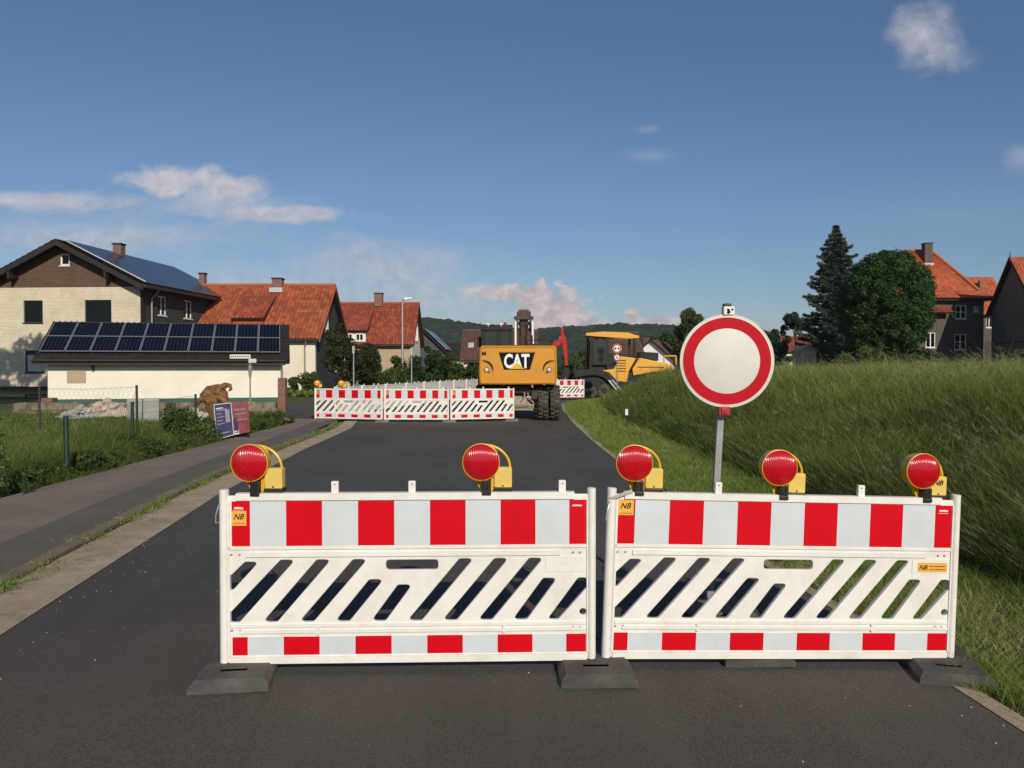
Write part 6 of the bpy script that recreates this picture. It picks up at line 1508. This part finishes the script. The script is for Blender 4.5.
# left-hand trees and hedges
q = at(352, 345, 43); broad_tree('bronze_tree', 'dark bronze-leaved tree between the orange and red roofs', q.x, 43, 0, [(-.55, 2.0, 1.0, 1.35), (-.8, 3.0, .55, 1.0), (.6, 1.7, 1.05, 1.05), (.9, 2.1, .7, .8)], 90, .34, 22000, .075, LEAFR, 1.0, .12)
GH_ = 'green hedge bushes behind the white barriers'
for px, Y, rx__, rz__, m, lab in ((388, 47, 1.5, 1.5, LEAFM, 'hedge bush right of the bronze tree'), (410, 50, 1.7, 2.2, LEAFD, 'hedge bush behind the street lamp'), (432, 52, 1.8, 2.5, LEAFD, 'tall hedge bush right of the street lamp'),
                             (452, 53, 1.6, 2.0, LEAFM, 'hedge bush with lighter top before the dark roofs'), (470, 54, 1.5, 1.7, LEAFM, 'hedge bush just left of the excavator'), (372, 46, 1.3, 1.2, LEAFM, 'low hedge bush at the foot of the bronze tree'),
                             (490, 56, 1.6, 1.5, LEAFD, 'hedge bush half hidden by the excavator'), (444, 58, 1.5, 2.7, LEAFL, 'yellowish bush behind the hedge')):
    cv_bush(lab, px, Y, rx__, rz__, 7500, m, .075, 34, .36, group=GH_)
cv_bush('green shrub with upright leaves against the cream house wall', 309, 48.5, .85, 1.15, 4000, LEAFM, .07, 18, .28)
cv_bush('small shrub beside the corner of the garage', 293, 48.8, .45, .95, 1800, LEAFM, .07, 10, .2)
GY = 'yellow-green bushes right of the excavator'
for px, Y, rx__, rz__, m, lab in ((590, 70, 2.0, 2.6, LEAFL, 'yellow-green bush between excavator and paver'), (575, 74, 2.0, 2.9, LEAFM, 'green bush behind the red excavator arm'), (604, 66, 1.6, 2.2, LEAFM, 'green bush behind the paver cab'), (556, 78, 2.2, 2.2, LEAFD, 'dark bush behind the excavator body')):
    cv_bush(lab, px, Y, rx__, rz__, 7000, m, .09, 30, .42, group=GY)
o = cv_bush('low green lawn edge at the foot of the cream house', 302, 47.3, 1.7, .32, 5000, LAWN, .05, 40, .12, ry=.5)
GV = 'shrubs along the plot fence'
cv_bush('bushy dark shrub left of the posters', 184, 18.6, .6, .62, 4500, LEAFM, .045, 30, .17, group=GV)
cv_bush('taller shrub behind the fence post left of the posters', 175, 20.0, .5, .62, 2600, LEAFM, .045, 26, .18, group=GV)
cv_bush('leafy plant at the foot of the poster board', 203, 18.6, .42, .45, 3500, LEAFL, .04, 16, .14, group=GV)
cv_bush('low shrub around the near green fence post', 84, 13.4, .45, .25, 2500, LEAFM, .035, 22, .13, group=GV)
cv_bush('low weeds by the second green fence post', 128, 16.2, .4, .25, 1800, LEAFM, .035, 18, .13, group=GV)
cv_bush('green weeds at the foot of the stone wall', 268, 24.5, .9, .28, 4500, LEAFL, .035, 30, .12, ry=.5, group=GV)
# low mixed weeds along the sidewalk edge of the plot
Cw = []; 
for y in rng.uniform(8.5, 24, 260):
    Cw.append((-6.62 - abs(rng.normal(0, .42)), y, rng.uniform(.03, .20)))
Cw = np.array(Cw); V, t = leaves(Cw, rng.uniform(.05, .16, len(Cw)), 15000, .028); V[..., 2] = np.maximum(V[..., 2], .01)
o = quads_obj('edge_weeds', V, t, LEAFM); tag(o, 'dark low weeds along the left edge of the sidewalk', 'weeds', kind='stuff')
# tall leafy stems at the left edge
tp = thing('tall_weed', 'tall leafy weed stalk rising at the left edge of the plot', 'plant', (at(5, 480, 10.6).x, 10.6, 0))
mb = MB(); V = []; Tt = []
for i in range(4):
    x0, y0 = random.uniform(-.35, .25), random.uniform(-.3, .5); hh_ = random.uniform(.5, .9) if i else 1.55
    x0 = x0 if i else .05; a = random.uniform(-.12, .12); pts = [(x0, y0, 0), (x0 + a * .4, y0, hh_ * .5), (x0 + a, y0, hh_)]; mb.tube(pts, [.012, .009, .004], 6)
    n = int(70 * hh_); t = rng.uniform(.12, 1, n); P = np.stack([x0 + a * t, np.full(n, y0), hh_ * t], 1); an = rng.uniform(0, 6.28, n)
    dv = np.stack([np.cos(an), np.sin(an), rng.uniform(-.4, .5, n)], 1); dv /= np.linalg.norm(dv, axis=1)[:, None]; bb = np.cross(dv, rng.normal(0, 1, (n, 3)) * .4 + np.array([0, 0, 1.])); bb /= np.linalg.norm(bb, axis=1)[:, None]; bb = np.cross(dv, bb)
    bb /= np.linalg.norm(bb, axis=1)[:, None]; ll = (rng.uniform(.05, .11, n) * (1.15 - t * .7))[:, None]; V.append(np.stack([P, P + dv * ll * .5 + bb * ll * .28, P + dv * ll, P + dv * ll * .5 - bb * ll * .28], 1)); Tt.append(rng.uniform(0, 1, n))
quads_obj('leaves', np.concatenate(V), np.concatenate(Tt), LEAFM, tp); mb.build('stem', M_gpost, tp)

# tree just outside the frame whose shadow falls on the brick front
broad_tree('yard_tree', 'leafy tree left of the frame casting its shadow on the brick house front', -21.6, 28.5, 0, [(0, 9.0, 2.4, 3.2), (.4, 6.3, 1.9, 2.0)], 60, .7, 16000, .13, LEAFM, 5.0, .2)

# small loose gravel and grit on the asphalt
gr = bmesh.new(); rnd = random.Random(9)
for i in range(160):
    y = rnd.uniform(3.0, 9) ; x = rnd.choice([rl(y) + rnd.expovariate(3.0), rr(y) - rnd.expovariate(5.0), rnd.uniform(rl(y), rr(y))]); s_ = rnd.uniform(.002, .006)
    if not (rl(y) < x < rr(y)): continue
    r_ = bmesh.ops.create_icosphere(gr, subdivisions=1, radius=s_)
    for v_ in r_['verts']: v_.co = Vector((v_.co.x + x, v_.co.y + y, v_.co.z * .7 + s_ * .5 + th(x, y)))
me = bpy.data.meshes.new('grit'); gr.to_mesh(me); gr.free(); me.materials.append(M_rubl); o = bpy.data.objects.new('grit', me); COL.objects.link(o); tag(o, 'loose grit and tiny stones scattered on the asphalt', 'grit', kind='stuff')

# ------------------------------------------------------------------ thin evening haze
hz = MB().box(-1100, 1100, -60, 960, -1.2, 62).build('haze', bpy.data.materials.new('haze'), None); tag(hz, kind='stuff')
hm = hz.data.materials[0]; hm.use_nodes = True; hn = hm.node_tree; hn.nodes.clear()
vo = hn.nodes.new('ShaderNodeVolumePrincipled'); vo.inputs['Color'].default_value = (.85, .9, 1, 1); vo.inputs['Density'].default_value = .00014; vo.inputs['Anisotropy'].default_value = 0
oo = hn.nodes.new('ShaderNodeOutputMaterial'); hn.links.new(vo.outputs[0], oo.inputs['Volume'])
